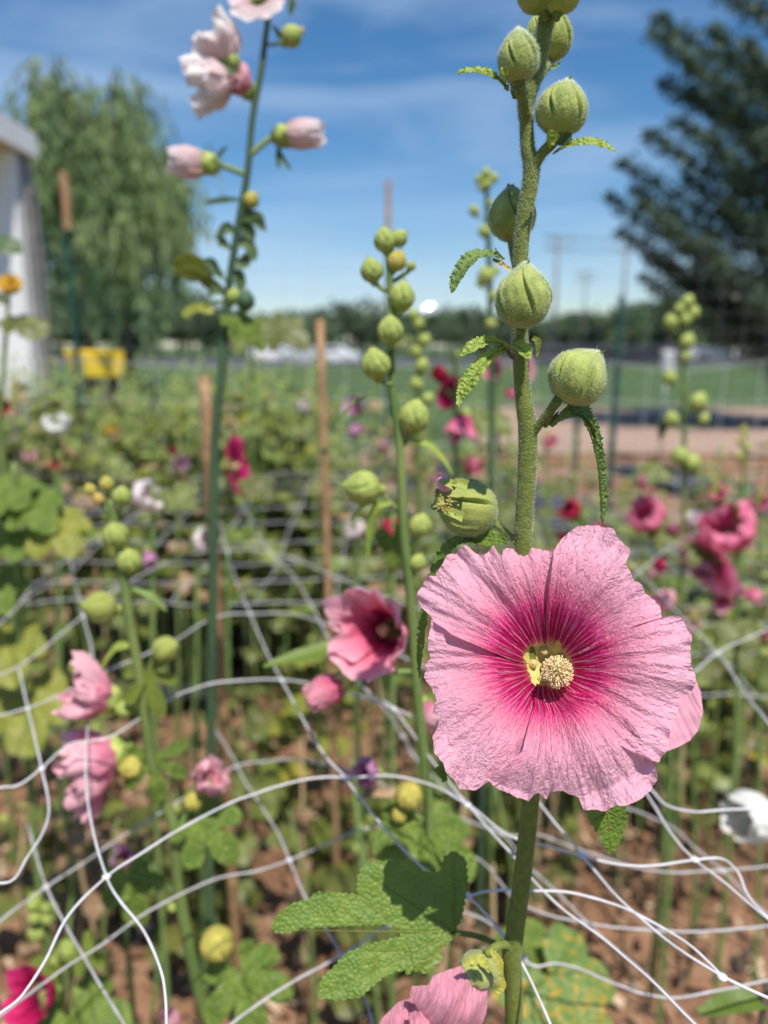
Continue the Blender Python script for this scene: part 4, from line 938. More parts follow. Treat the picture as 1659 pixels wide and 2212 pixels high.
t = plant('dark wilted bloom on a short stalk behind the nearest net knot', 265, .9); stem(t, [(262, 1890), (268, 1960)], [5, 6], .9); flower(t, 262, 1855, 34, .9, (.3, .6, .5), 'crumple', 'lilac', 3, sten=False)
t = plant('low hollyhock whose green leaves are spotted orange, below the main plant', 1200, .62)
stem(t, [(1195, 2150), (1200, 2212)], [10, 11], .62)
M_SPOT = mat('spotted leaf', (.12, .21, .05), (.50, .30, .03), 9, .5, trans=.25, c3=(.14, .23, .055), bump=.6, bscale=16, btype='cells', bdist=.003)
leaf(t, 1190, 2110, 190, .62, (.5, -.6, .6), (0, .9, .45), M_SPOT, 5, .35, 2, .15); leaf(t, 1130, 2080, 130, .62, (.3, .9, .5), (0, .8, .5), M_LEAFM, 5, .4, 3, .15, dY=.03)
t = plant('low plant with a curled green leaf crossing the lower right corner', 1640, .5); stem(t, [(1650, 2190), (1655, 2300)], [5, 6], .5)
blade(t, [(1655, 2165), (1600, 2160), (1550, 2175), (1508, 2188)], [(0, 12), (.3, 26), (.7, 18), (1, 6)], .5, (0, .9, .4), M_LEAFM)

# ---- the rest of the beds: hollyhocks nobody can tell apart
def bed_plant(i, x, y, h, kind, label, group):
    t = thing('hollyhock', label, 'plant', (x, y, 0), group); rd = random.Random(i)
    rz = Matrix.Rotation(rd.random()*6.28, 4, 'Z'); T = Matrix.Translation((x, y, 0)) @ rz
    sm = cached(('bst',), lambda: stem_proto()); inst('stem', sm, t, T @ Matrix.Diagonal((1, 1, h, 1)))
    fm = foliage_proto(rd.randrange(5), {0: M_LEAFF, 1: M_LEAFX, 2: M_LEAFB, 3: M_DRY}[kind]); s = rd.uniform(.75, 1.25); inst('foliage', fm, t, T @ Matrix.Diagonal((s, s, h*.93, 1)))
    bm = cached(('bud', 'lo'), lambda: bud_mb(1, 2.3, 1, nu=10, nv=8).mesh('bud', M_BUDF))
    for k in range(rd.choice((3, 4, 5))):
        z = h*(1-.07*k)-.0; a = k*2.4+rd.random(); p = Vector((x+math.cos(a)*.018, y+math.sin(a)*.018, z)); inst('bud', bm, t, smat(frame(p, (math.cos(a)*.4, math.sin(a)*.4, 1)), .009+.0012*k))
    return t
def stem_proto():
    mb = MB(); mb.tube([(0, 0, -.02), (.006, .004, .3), (-.005, .004, .6), (.004, 0, .85), (0, 0, 1.0)], [.007, .006, .0055, .0045, .003], 7); return mb.mesh('stem', M_STEMF)
M_LEAFB = mat('leaf bright far', (.10, .15, .03), (.25, .29, .07), 10, .5, trans=.3, tcol=(.32, .44, .08), objrand=.25, spec=.6)
rnd = random.Random(21); n = 0
zones = [  # count, px range, Y range, height range, label, group
 (215, (-60, 720), (2.7, 4.4), (1.10, 1.40), 'leafy hollyhock without open flowers in the dense left bed, in front of the wire fence', 'hollyhocks filling the left bed'),
 (62, (600, 1130), (2.6, 4.4), (.6, 1.30), 'leafy hollyhock without open flowers in the middle bed, behind the rose spike', 'hollyhocks filling the middle bed'),
 (50, (1120, 1740), (1.9, 3.6), (.45, 1.12), 'leafy hollyhock without open flowers in the right bed before the wood chips', 'hollyhocks filling the right bed'),
 (9, (-60, 760), (1.4, 2.2), (.35, .8), 'short leafy hollyhock over bare soil on the left, under the white netting', 'short hollyhocks under the netting, left'),
 (8, (700, 1720), (1.2, 2.2), (.15, .5), 'short leafy hollyhock over bare soil on the right, under the white netting', 'short hollyhocks under the netting, right')]
for cnt, xr, yr, hr, lab, grp in zones:
    for i in range(cnt):
        Y = yr[0]+(yr[1]-yr[0])*rnd.random(); px = rnd.uniform(*xr); x = P(px, 1500, Y).x; n += 1
        h = rnd.uniform(*hr)
        bed_plant(n, x, Y, h, rnd.choices((0, 1, 2, 3), (10, 3, 7, 3))[0], lab, grp)
# bare stalks left over from last season
drys = MB(); 
for k in range(3):
    drys.tube([(0, 0, 0), (.01, .01, .3), (-.01, 0, .7), (.015, .01, 1)], [.005, .0045, .0035, .002], 6)
    break
ds = drys.mesh('stalk', mat('dry stalk', (.26, .17, .09), (.38, .27, .16), 30, .8)); gs = drys.mesh('stalk', M_STEMF)
dl = MB(); 
for i in range(5):
    a = i*2.4; z = .15+.16*i; dl.join(palm_mb(1, 3, .5, i, nu=18, nv=4, droop=.9, fold=.25), smat(frame((math.cos(a)*.03, math.sin(a)*.03, z), (math.cos(a)*.8, math.sin(a)*.8, .4), (math.cos(a)*.4, math.sin(a)*.4, -1)), .045))
dlm = dl.mesh('foliage', M_DRY)
for i in range(90):
    Y = rnd.uniform(1.0, 2.6); x = P(rnd.uniform(-20, 1700), 1700, Y).x; h = rnd.uniform(.3, .8); g = rnd.random() < .5
    t = thing('green_stalk' if g else 'dry_stalk', 'bare green stalk standing in the brown soil among the mulch' if g else 'brown dry stalk with shrivelled leaves standing in the brown soil', 'stalk', (x, Y, 0), 'green stalks in the soil' if g else 'dry stalks in the soil')
    M = Matrix.Translation((x, Y, 0)) @ Matrix.Rotation(rnd.random()*6, 4, 'Z') @ Matrix.Rotation(rnd.uniform(-.15, .15), 4, 'X'); inst('stalk', gs if g else ds, t, M @ Matrix.Diagonal((1.1, 1.1, h, 1)))
    if not g: inst('foliage', dlm, t, M @ Matrix.Diagonal((.8, .8, h, 1)))

# ================================================================== THE WHITE NETTING
M_NET = mat('white plastic net', (.62, .61, .64), (.78, .77, .80), 60, .35, spec=.6, trans=.15)
ZU = CAMZ-.33; M_NET2 = mat('darker plastic net', (.42, .40, .41), (.58, .56, .57), 60, .5, trans=.15)  # same net in a darker colour, to dim the lower layer
def net(name, label, z, strands, knots, r):
    mb = MB()
    for s in strands:
        pts = [G(p[0], p[1], z+(p[2] if len(p) > 2 else 0)) for p in s]; c = spline(pts, 6)
        mb.tube([p+Vector((0, 0, .0012*noise.noise(p*40))) for p in c], [r*(1+.25*noise.noise(p*60)) for p in c], 7, wob=.0)
    for x, y in knots:
        k = G(x, y, z); q = MB(); q.grid(lambda u, v: (math.cos(u*6.283)*math.sin(v*3.1416), math.sin(u*6.283)*math.sin(v*3.1416), math.cos(v*3.1416)), 10, 7)
        mb.join(q, Matrix.Translation(k) @ Matrix.Diagonal((r*3.6, r*3.9, r*1.6, 1)))
    return tag(mb.build(name, M_NET if z == ZU else M_NET2), label, 'netting')
net('support_netting', 'nearest layer of white plastic support netting with wavy strands and knots', ZU, [
 [(-60, 2230), (0, 2190), (50, 2150), (100, 2070), (150, 1975), (230, 1893), (300, 1845), (400, 1785), (500, 1735), (600, 1698), (690, 1680), (745, 1680), (830, 1675), (920, 1692), (1010, 1738), (1100, 1805), (1180, 1828), (1258, 1848), (1340, 1868), (1430, 1868), (1545, 1852), (1590, 1880), (1620, 1940), (1700, 2020)],
 [(-60, 1715), (0, 1700), (40, 1695), (90, 1660), (150, 1610), (240, 1590), (330, 1535), (400, 1495), (480, 1473), (608, 1468), (680, 1480), (760, 1500), (850, 1530), (960, 1580), (1110, 1660), (1240, 1700), (1380, 1692), (1440, 1740), (1500, 1755), (1570, 1748), (1740, 1750)],
 [(-60, 1560), (60, 1530), (150, 1490), (230, 1450), (300, 1420), (380, 1382), (440, 1345), (490, 1328), (540, 1325), (600, 1325), (650, 1330), (720, 1355), (830, 1400), (1000, 1480), (1200, 1550), (1400, 1540), (1490, 1460), (1550, 1410), (1600, 1385), (1659, 1358), (1740, 1315)],
 [(-60, 1390), (20, 1330), (80, 1260), (200, 1170), (300, 1110), (400, 1075)], [(-60, 1480), (40, 1440), (100, 1395), (180, 1330), (250, 1275), (340, 1225), (420, 1195), (490, 1188), (560, 1190), (630, 1205), (700, 1235), (770, 1265), (860, 1300), (980, 1330), (1150, 1330), (1290, 1290), (1380, 1235), (1450, 1180), (1540, 1130)],
 [(455, 1040), (475, 1130), (490, 1188), (512, 1260), (540, 1325), (572, 1400), (608, 1468), (660, 1565), (700, 1630), (745, 1680), (830, 1790), (920, 1880), (1010, 1935), (1080, 2010), (1130, 2085), (1165, 2160), (1200, 2240)],
 [(520, 1080), (570, 1175), (630, 1240), (680, 1320), (720, 1400), (790, 1490), (850, 1530), (930, 1640), (1010, 1738), (1100, 1840), (1200, 1950), (1330, 2050), (1440, 2150), (1540, 2250)],
 [(150, 1200), (180, 1330), (200, 1420), (190, 1560), (185, 1680), (200, 1790), (230, 1893), (262, 1950), (310, 2010), (345, 2090), (357, 2150), (360, 2240)],
 [(40, 1440), (60, 1530), (90, 1660), (105, 1760), (60, 1850), (20, 1905), (-60, 1900)],
 [(960, 1480), (1040, 1580), (1110, 1660), (1170, 1742), (1258, 1848), (1330, 1935), (1400, 1998), (1480, 2060), (1560, 2110), (1659, 2155), (1740, 2190)],
 [(1010, 1935), (1050, 1926), (1120, 1922), (1240, 1930), (1330, 1955), (1440, 2010), (1500, 2050), (1560, 2110)],
 [(1260, 1110), (1320, 1170), (1380, 1235), (1450, 1310), (1550, 1410), (1600, 1485), (1659, 1560), (1740, 1660)],
 [(1200, 1560), (1300, 1620), (1380, 1692), (1450, 1800), (1500, 1855), (1580, 1920), (1659, 1985), (1740, 2060)]],
 [(230, 1893), (745, 1680), (608, 1468), (540, 1325), (490, 1188), (1010, 1935), (1258, 1848), (1550, 1410), (1380, 1235), (1380, 1692), (1500, 1856), (630, 1205), (1110, 1660), (1010, 1738), (850, 1530), (90, 1660), (180, 1330), (60, 1530), (1560, 2110)], .00080)
net('support_netting', 'second, lower layer of white plastic support netting seen blurred through the first', ZU-.14, [
 [(-60, 2050), (0, 1990), (100, 1915), (200, 1850), (300, 1785), (380, 1735), (450, 1690), (510, 1655), (570, 1645), (640, 1640), (760, 1665), (880, 1720), (1085, 1800), (1150, 1800), (1240, 1830), (1400, 1880), (1560, 1880), (1740, 1860)],
 [(-60, 2240), (100, 2120), (220, 2040), (320, 1970), (395, 1930), (480, 1895), (560, 1880), (625, 1857), (700, 1825), (790, 1790), (900, 1790), (1040, 1860), (1120, 1950), (1250, 1990), (1400, 2010), (1560, 2010), (1740, 1990)],
 [(455, 1560), (505, 1640), (530, 1690), (570, 1750), (600, 1800), (625, 1857), (655, 1930), (700, 2000), (745, 2075), (790, 2160), (810, 2240)],
 [(420, 2290), (500, 2212), (600, 2140), (740, 2062), (830, 2005), (930, 1960), (1050, 1990), (1140, 2080), (1200, 2080), (1270, 2100), (1340, 2130), (1400, 2150), (1500, 2150), (1740, 2100)],
 [(880, 1620), (960, 1700), (1085, 1800), (1130, 1860), (1200, 1925), (1260, 1985), (1330, 2050), (1400, 2110), (1480, 2190), (1540, 2250)],
 [(60, 1780), (100, 1915), (180, 2065), (260, 2200), (290, 2260)],
 [(760, 1500), (820, 1520), (870, 1590), (900, 1640), (960, 1700)], [(1290, 1720), (1440, 1780), (1500, 1830), (1560, 1880), (1640, 1960), (1740, 2050)]],
 [(625, 1857), (740, 2065), (510, 1655), (1085, 1800), (870, 1590), (1560, 1880), (1130, 2070), (100, 1915)], .001)
# farther netting, stretched level over the beds
def farnet(label, z, x0, x1, y0, y1, seed, r=.0011, cell=.15):
    mb = MB()
    def q(i, j): 
        x = x0+i*cell; y = y0+j*cell
        return Vector((x+.03*noise.noise((x*3, y*3, seed)), y+.03*noise.noise((x*3, y*3, seed+5)), z+.05*noise.noise((x*1.6, y*1.6, seed+9))+.012*noise.noise((x*12, y*12, seed))))
    ni, nj = int((x1-x0)/cell), int((y1-y0)/cell)
    for i in range(ni+1): mb.tube([q(i, j*.34) for j in range(int(nj/.34))], r, 4, cap=False)
    for j in range(nj+1): mb.tube([q(i*.34, j) for i in range(int(ni/.34))], r, 4, cap=False)
    return tag(mb.build('support_netting', M_NET), label, 'netting')
farnet('white support netting stretched level over the left bed, seen edge-on as pale lines', .98, -1.9, .2, 1.35, 3.6, 1)
farnet('white support netting stretched over the right bed behind the big bloom', .80, .25, 2.2, 1.3, 3.4, 2)
# upright trellis netting behind
mb = MB()
def q(i, k): return Vector((-2.1+i*.15, 3.0+.05*noise.noise((i*.4, k*.3, 1)), .2+k*.15+.02*noise.noise((i*.3, k, 2))-.03*math.sin(i*.5)**2))
for k in range(9): mb.tube([q(i*.5, k) for i in range(50)], .0014, 4, cap=False)
for i in range(25): mb.tube([q(i+.08*noise.noise((i, k, 5)), k*.5) for k in range(17)], .0014, 4, cap=False)
tag(mb.build('trellis_netting', M_NET), 'white trellis netting hung upright across the left bed at horizon height', 'netting')
# added plate angled to mirror the sun, in place of an unexplained glint
g = P(925, 664, 1.0); t = thing('glint_plate', 'added white plate standing in for a bright glint in the sky gap right of the budded rose spike', 'glint plate', (g.x, g.y, g.z))
mb = MB(); q_ = MB()
def glintf(u, v): 
    a = (u-.5)*2; b = (v-.5)*2; return (a*.011*(1-.12*b*b), b*.005, .0012*math.cos(a*1.5))
q_.grid(glintf, 8, 6); q_.grid(lambda u, v: tuple(Vector(glintf(u, v))-Vector((0, 0, .0006))), 8, 6)
mb.join(q_, frame(g, SUN+(CP-g).normalized()*1.1, (1, 0, .6))); mb.build('plate', mat('glossy white glint plate', (.9, .9, .9), rough=.15, spec=1.0), t)
mb = MB(); e = P(905, 700, 1.1); mb.tube(spline([g, g.lerp(e, .5)-Vector((0, 0, .006)), e], 5), .0005, 5); mb.build('string', M_NET, t)

# ================================================================== THE MAIN HOLLYHOCK
YM = .345
main = thing('hollyhock', 'tall hollyhock in front with hairy buds up its stem and one big open pink bloom', 'flower', (P(1112, 2212, YM).x, YM, 0))
SP = [(1210, -70, 27), (1200, -30, 24), (1190, 10, 20), (1179, 50, 17), (1172, 100, 15), (1161, 150, 14.5), (1149, 188, 15), (1136, 228, 17), (1137, 268, 14), (1140, 322, 15), (1148, 357, 17), (1145, 397, 17), (1135, 456, 16), (1128, 510, 15.5), (1124, 564, 16), (1122, 640, 16), (1122, 720, 16.5), (1124, 765, 17), (1129, 850, 17), (1139, 925, 19.5), (1139, 1000, 20), (1136, 1060, 19.5), (1131, 1130, 19), (1131, 1180, 19), (1140, 1400, 18), (1150, 1650, 18), (1144, 1750, 19), (1130, 1880, 19.5), (1113, 2010, 19.5), (1106, 2060, 22), (1108, 2120, 19), (1112, 2230, 20)]
c = spline([P(a, b, YM) for a, b, _ in SP], 5); rr = []
for i in range(len(SP)-1):
    for j in range(5): rr.append((SP[i][2]+(SP[i+1][2]-SP[i][2])*j/5)*S(SP[i][1], YM))
rr.append(rr[-1]); e = c[-1]; smb = MB()
smb.tube(c+[e+Vector((0, .005, -.3)), Vector((e.x+.01, YM, .3)), Vector((e.x+.01, YM, -.02))], rr+[.0048, .0055, .006], 20)
def rs():
    i = random.randrange(len(c)-2); i = i if i < 125 else random.randrange(110); p = c[i].lerp(c[i+1], random.random()); a = random.random()*6.28
    n = Vector((math.cos(a), math.sin(a), 0)); T = (c[i+1]-c[i]).normalized(); n = (n-T*n.dot(T)).normalized(); return p+n*rr[i]*.98, n
fuzz(smb, rs, 15000, .00120, .000065)
smb.build('stem', [M_STEM, M_HAIR], main)

def mbud(px, py, rpx, tip, base, dY=0, seed=0, m=M_BUD, ped=None, pr=5, br=True, hairs=4200, bl=1.0, groove=.12, hf=None, mi=None):
    """bud from base pixel to tip pixel on the main plant; ped = pedicel path in pixels"""
    Y = YM+dY; b, tp = P(base[0], base[1], Y), P(tip[0], tip[1], Y+(base[2] if len(base) > 2 else 0)); d = tp-b; h = d.length; r = rpx*S(py, Y)
    mb = bud_mb(r, h, seed, nu=130, nv=60, groove=groove, hairs=hairs); q = MB(); q.join(mb, frame(b, d, (1, .2, 0)))
    o = q.build('bud', [m, M_HAIR], main)
    if br:
        q = MB(); q.join(bracts_mb(r*.42, r*bl, 8, .7, seed), frame(b-d.normalized()*r*.22, d)); q.build('bracts', [M_STEM], o)
    if ped:
        pts = spline([P(p[0], p[1], YM+(p[2] if len(p) > 2 else dY)) for p in ped], 6); k = len(pts); r0 = pr*S(py, Y)
        q = MB(); rad = [r0*(1.25-.25*math.sin(math.pi*min(1, i/k*1.2))) for i in range(k)]; q.tube(pts, rad, 14)
        def rp():
            i = random.randrange(k-1); p = pts[i].lerp(pts[i+1], random.random()); T = (pts[i+1]-pts[i]).normalized(); n = Vector((random.gauss(0, 1), random.gauss(0, 1), random.gauss(0, 1))); n = (n-T*n.dot(T)).normalized(); return p+n*rad[i], n
        fuzz(q, rp, 500, .0011, .00004); q.build('pedicel', [M_STEM, M_HAIR], o)
    return o
b1 = mbud(1118, 130, 42, (1119, 60), (1121, 181), -.012, 1, ped=[(1140, 262, 0), (1128, 215, -.008), (1121, 184, -.012)], pr=11, bl=.9)
b2 = mbud(1213, 240, 53, (1229, 171), (1200, 294), -.004, 2, ped=[(1147, 372, 0), (1168, 335, -.003), (1190, 312, -.004), (1200, 292, -.004)], pr=11)
b3 = mbud(1103, 462, 48, (1103, 400), (1108, 524), .022, 3, ped=[(1124, 600, .006), (1112, 560, .018), (1108, 520, .022)], pr=9, br=False)
b4 = mbud(1130, 645, 57, (1135, 566), (1126, 711), -.022, 4, ped=[(1124, 768, -.002), (1123, 740, -.012), (1126, 706, -.022)], pr=9, br=False, groove=.13, hairs=5200)
b5 = mbud(1258, 815, 60, (1296, 760), (1206, 862), -.008, 5, ped=[(1142, 950, 0), (1168, 912, -.004), (1190, 885, -.008), (1208, 860, -.008)], pr=9, br=False, groove=.14, hairs=5200)
b6 = mbud(1003, 1100, 58, (940, 1062), (1068, 1128), .016, 6, M_BUDR, ped=[(1118, 1172, 0), (1090, 1148, .010), (1066, 1127, .016)], pr=7, br=False, groove=.16, hairs=4500)
b7 = mbud(1196, 75, 42, (1200, 15), (1186, 135), .025, 7, ped=[(1160, 170, .008), (1176, 150, .018), (1186, 135, .025)], pr=9, br=True, hairs=900)
b7b = mbud(1160, 80, 26, (1155, 30), (1168, 125), .032, 8, br=False, hairs=500)
b8 = mbud(1215, -15, 40, (1225, -70), (1205, 30), -.01, 9, hairs=700, bl=1.2)
b9 = mbud(1160, -20, 44, (1150, -70), (1175, 28), -.006, 10, hairs=700, bl=1.2)
# frayed sepals, rust patches and the pink tip of the opening bud
q = MB()
for k, (a, tipx, tipy, wd) in enumerate([((985, 1052), 945, 1040, 12), ((960, 1085), 928, 1098, 13), ((1000, 1118), 930, 1098, 12), ((1010, 1050), 960, 1045, 13)]):
    q.join(blade_mb([P(a[0], a[1], YM), P((a[0]+tipx)/2, (a[1]+tipy)/2-4, YM), P(tipx, tipy, YM+.008)], [(0, wd*S(1100, YM)), (.5, wd*.8*S(1100, YM)), (1, .0001)], W(-.1, .5, .8), serr=.1, cup=.5))
q.build('sepal', M_BUDR, b6)
q = MB(); q.join(bud_mb(.0036, .010, 2, nu=20, nv=12), frame(P(972, 1060, YM+.012), W(-.55, .7, .2))); q.build('petal_tip', mat('folded petal pink', (.75, .25, .4), (.8, .35, .5), 200, .5), b6)
q = MB()
for k in range(26):
    p = P(955+random.gauss(0, 12)+k*.5, 1082+random.gauss(0, 10)+k*.5, YM-.003); q.join(cone_mb(.0004, .0005, .0003), frame(p, W(0, .2, 1)))
q.build('rust_spot', M_RUST, b6)

# bract collars, stipules and torn bits at the joints
def collar(px, py, rpx, d, seed, n=6, l=1.2, m=M_STEM, dY=0, spread=.5):
    r = rpx*S(py, YM); q = MB(); q.join(bracts_mb(r, r*l*2, n, spread, seed), frame(P(px, py, YM+dY), W(*d))); return q.build('stipule', m, main)
collar(1112, 208, 14, (-.15, 1, .1), 1, 6, 1.2, dY=-.008); collar(1180, 325, 15, (.55, .8, .2), 2, 6, 1.5, dY=-.004)
collar(1131, 772, 15, (.1, 1, .1), 3, 6, 1.2, dY=-.001); collar(1178, 918, 15, (.45, .85, .3), 4, 7, 1.7, dY=-.004); collar(1190, 20, 22, (.1, 1, .1), 5, 7, 1.3)
for pts, wd, m in [([(1090, 745), (1104, 770), (1118, 778)], 5, M_DRY), ([(1090, 560), (1076, 552), (1070, 535)], 4, M_LEAFDK), ([(1080, 565), (1096, 578), (1110, 592)], 5, M_RUST), ([(1064, 560), (1080, 568), (1092, 575)], 6, M_DRY), ([(1150, 730), (1162, 740), (1160, 775)], 8, M_STEM), ([(1190, 150), (1205, 140), (1212, 128)], 4, M_LEAFD)]:
    blade(main, pts, [(0, wd*.6), (.5, wd), (1, .5)], YM-.006, (0, .4, .9), m, 'stipule', serr=.3)
# small leaves up the stem
def mleaf(pts, wd, face, m, midrib=.0004, **k):
    wd = [(t_, w_*1.45) for t_, w_ in wd]; face = (face[0], face[1]*.75, face[2]+.25); k.setdefault('cup', .45); return blade(main, pts, wd, YM, face, m, serr=.09, nseg=8, midrib=midrib, puck=.0014, nw=8, **k)
mleaf([(1098, 196, -.006), (1075, 170, -.008), (1045, 156, -.010), (1015, 153, -.012), (987, 160, -.014)], [(0, 3), (.3, 8), (.6, 9), (.85, 6), (1, .5)], (-.1, .9, .38), M_LEAFY)
mleaf([(1195, 332, -.004), (1220, 318, -.008), (1255, 309, -.012), (1295, 312, -.014), (1332, 328, -.016)], [(0, 3), (.3, 9), (.6, 11), (.85, 7), (1, .5)], (.1, .9, .38), M_LEAFY)
mleaf([(1088, 558, -.004), (1055, 550, -.008), (1022, 558, -.012), (995, 590, -.014), (975, 634, -.016)], [(0, 3), (.3, 11), (.6, 14), (.85, 10), (1, .5)], (-.5, .75, .5), M_LEAFD)
mleaf([(1098, 750, -.010), (1065, 738, -.014), (1030, 745, -.018), (992, 770, -.02)], [(0, 4), (.4, 9), (.75, 10), (1, .5)], (-.1, .85, .5), M_LEAFY)
mleaf([(1090, 755, -.012), (1060, 768, -.016), (1032, 800, -.02), (1005, 840, -.022), (987, 882, -.024)], [(0, 4), (.35, 11), (.7, 13), (1, .5)], (-.5, .5, .7), M_LEAFY)
mleaf([(1090, 752, -.012), (1108, 745, -.018), (1128, 755, -.022), (1144, 778, -.024)], [(0, 4), (.4, 13), (.8, 11), (1, 1)], (.4, .6, .7), M_LEAFY)
mleaf([(1188, 920, -.006), (1215, 893, -.008), (1245, 888, -.006), (1270, 925, -.002), (1288, 985, .004), (1296, 1060, .008), (1300, 1135, .010)], [(0, 3), (.15, 7), (.35, 15), (.6, 11), (.9, 9), (1, 1)], (.75, .3, .5), M_LEAFD, cup=.9)
mleaf([(1235, 884, -.01), (1262, 895, -.006), (1282, 920, -.002), (1290, 958, 0)], [(0, 6), (.4, 13), (.8, 9), (1, 1)], (.5, .75, .3), M_LEAFD)
mleaf([(1090, 175, -.014), (1088, 160, -.018), (1092, 146, -.02)], [(0, 3), (.6, 6), (1, 5)], (0, .3, .9), M_LEAFY, midrib=0)
mleaf([(1190, 318, -.014), (1192, 300, -.018), (1200, 283, -.02)], [(0, 4), (.6, 8), (1, 9)], (0, .3, .9), M_LEAFY, midrib=0)
mleaf([(1205, 312, -.006), (1220, 303, -.008), (1236, 295, -.01)], [(0, 3), (.6, 9), (1, 5)], (.2, .5, .8), M_LEAFDK, midrib=0)
mleaf([(1020, 1165, .012), (975, 1185, .012), (935, 1270, .010), (915, 1370, .008), (906, 1465, .006)], [(0, 8), (.3, 22), (.6, 16), (.85, 12), (1, 1)], (-.75, .55, -.1), M_LEAFN)
mleaf([(1095, 1172, .004), (1060, 1165, .01), (1010, 1162, .014)], [(0, 4), (.5, 16), (1, 6)], (0, .8, .5), M_LEAFN)
mleaf([(945, 1655, .01), (955, 1668, .012), (962, 1688, .012)], [(0, 2), (.5, 8), (1, 4)], (-.5, .4, .8), M_LEAFN, midrib=0)
# shaded leaf under the bloom and the big lobed leaf
def near_leaf(outline, Y0, tilt, par=main, m=M_LEAFN, bulge=0, sp=7, jag=2.4, veins=(), mid=None, name='leaf', fold=.0):
    cx = sum(p[0] for p in outline)/len(outline); cy = sum(p[1] for p in outline)/len(outline); s = S(cy, Y0)
    def zf(x, y):
        u, v = (x-cx), (y-cy); z = s*5.0*noise.noise((x/60, y/60, 3))+s*.8*noise.noise((x/12, y/12, 7))
        for (x0, y0, x1, y1) in veins:
            L2 = (x1-x0)**2+(y1-y0)**2; t = max(0, min(1, ((x-x0)*(x1-x0)+(y-y0)*(y1-y0))/L2)); dd = math.hypot(x-x0-t*(x1-x0), y-y0-t*(y1-y0))
            z += s*2.2*math.exp(-dd/6)
        return z+(v*tilt[1]+u*tilt[0])*s
    q = traced_mb(densify(outline, 7, jag), sp, zf, lambda x, y, z: P(x, y, Y0+z))
    o = q.build(name, m, par)
    if veins:
        v_ = MB()
        for (x0, y0, x1, y1) in veins:
            pts = [P(x0+(x1-x0)*t/10, y0+(y1-y0)*t/10, Y0+zf(x0+(x1-x0)*t/10, y0+(y1-y0)*t/10)-.0003) for t in range(11)]; v_.tube(pts, [.0005*(1.1-t/10) for t in range(11)], 6)
        v_.build('vein', M_STEM, o)
    return o
near_leaf([(1268, 1728), (1300, 1722), (1340, 1722), (1352, 1740), (1358, 1765), (1350, 1790), (1342, 1815), (1328, 1838), (1318, 1848), (1305, 1830), (1290, 1800), (1278, 1780), (1266, 1758)], .329, (.0, -.10), jag=3.2, veins=[(1310, 1715, 1320, 1842), (1312, 1750, 1345, 1770), (1312, 1755, 1280, 1775), (1315, 1785, 1338, 1800), (1315, 1785, 1293, 1803)], m=M_LEAFN)
def c2(x, y): return (540+x*.4231, 1782+y*.4231)
big = [c2(*p) for p in [(1045, 550), (1085, 470), (1115, 300), (1105, 180), (1075, 150), (1040, 130), (990, 160), (970, 235), (900, 240), (850, 210), (800, 175), (700, 180), (620, 190), (570, 215), (548, 260), (545, 330), (560, 358), (640, 365), (760, 348), (830, 378), (838, 395), (800, 405), (720, 400), (660, 395), (630, 362), (540, 352), (440, 345), (340, 340), (300, 375), (210, 400), (140, 455), (105, 525), (130, 552), (200, 555), (260, 530), (340, 522), (440, 520), (560, 512), (680, 508), (740, 515), (775, 540), (765, 570), (700, 585), (640, 600), (560, 625), (490, 650), (430, 720), (370, 770), (345, 840), (350, 890), (400, 885), (440, 900), (520, 885), (570, 880), (620, 830), (680, 780), (745, 750), (790, 740), (805, 770), (830, 740), (900, 760), (980, 690), (970, 640), (1020, 600)]]
vb = c2(1045, 550)
near_leaf(big, .350, (.06, -.50), jag=2.0, sp=5, veins=[(*vb, *c2(120, 535)), (*vb, *c2(370, 870)), (*vb, *c2(580, 240)), (*vb, *c2(1040, 160)), (*vb, *c2(860, 760)), (*c2(700, 480), *c2(560, 370)), (*c2(560, 500), *c2(420, 370)), (*c2(760, 640), *c2(560, 640)), (*c2(650, 700), *c2(600, 830))])
q = MB(); a = P(*vb, .352); b = P(1106, 2055, YM); q.tube(spline([a, a.lerp(b, .5)+Vector((0, .01, -.006)), b], 6), .0016, 10); q.build('petiole', M_STEM, main)

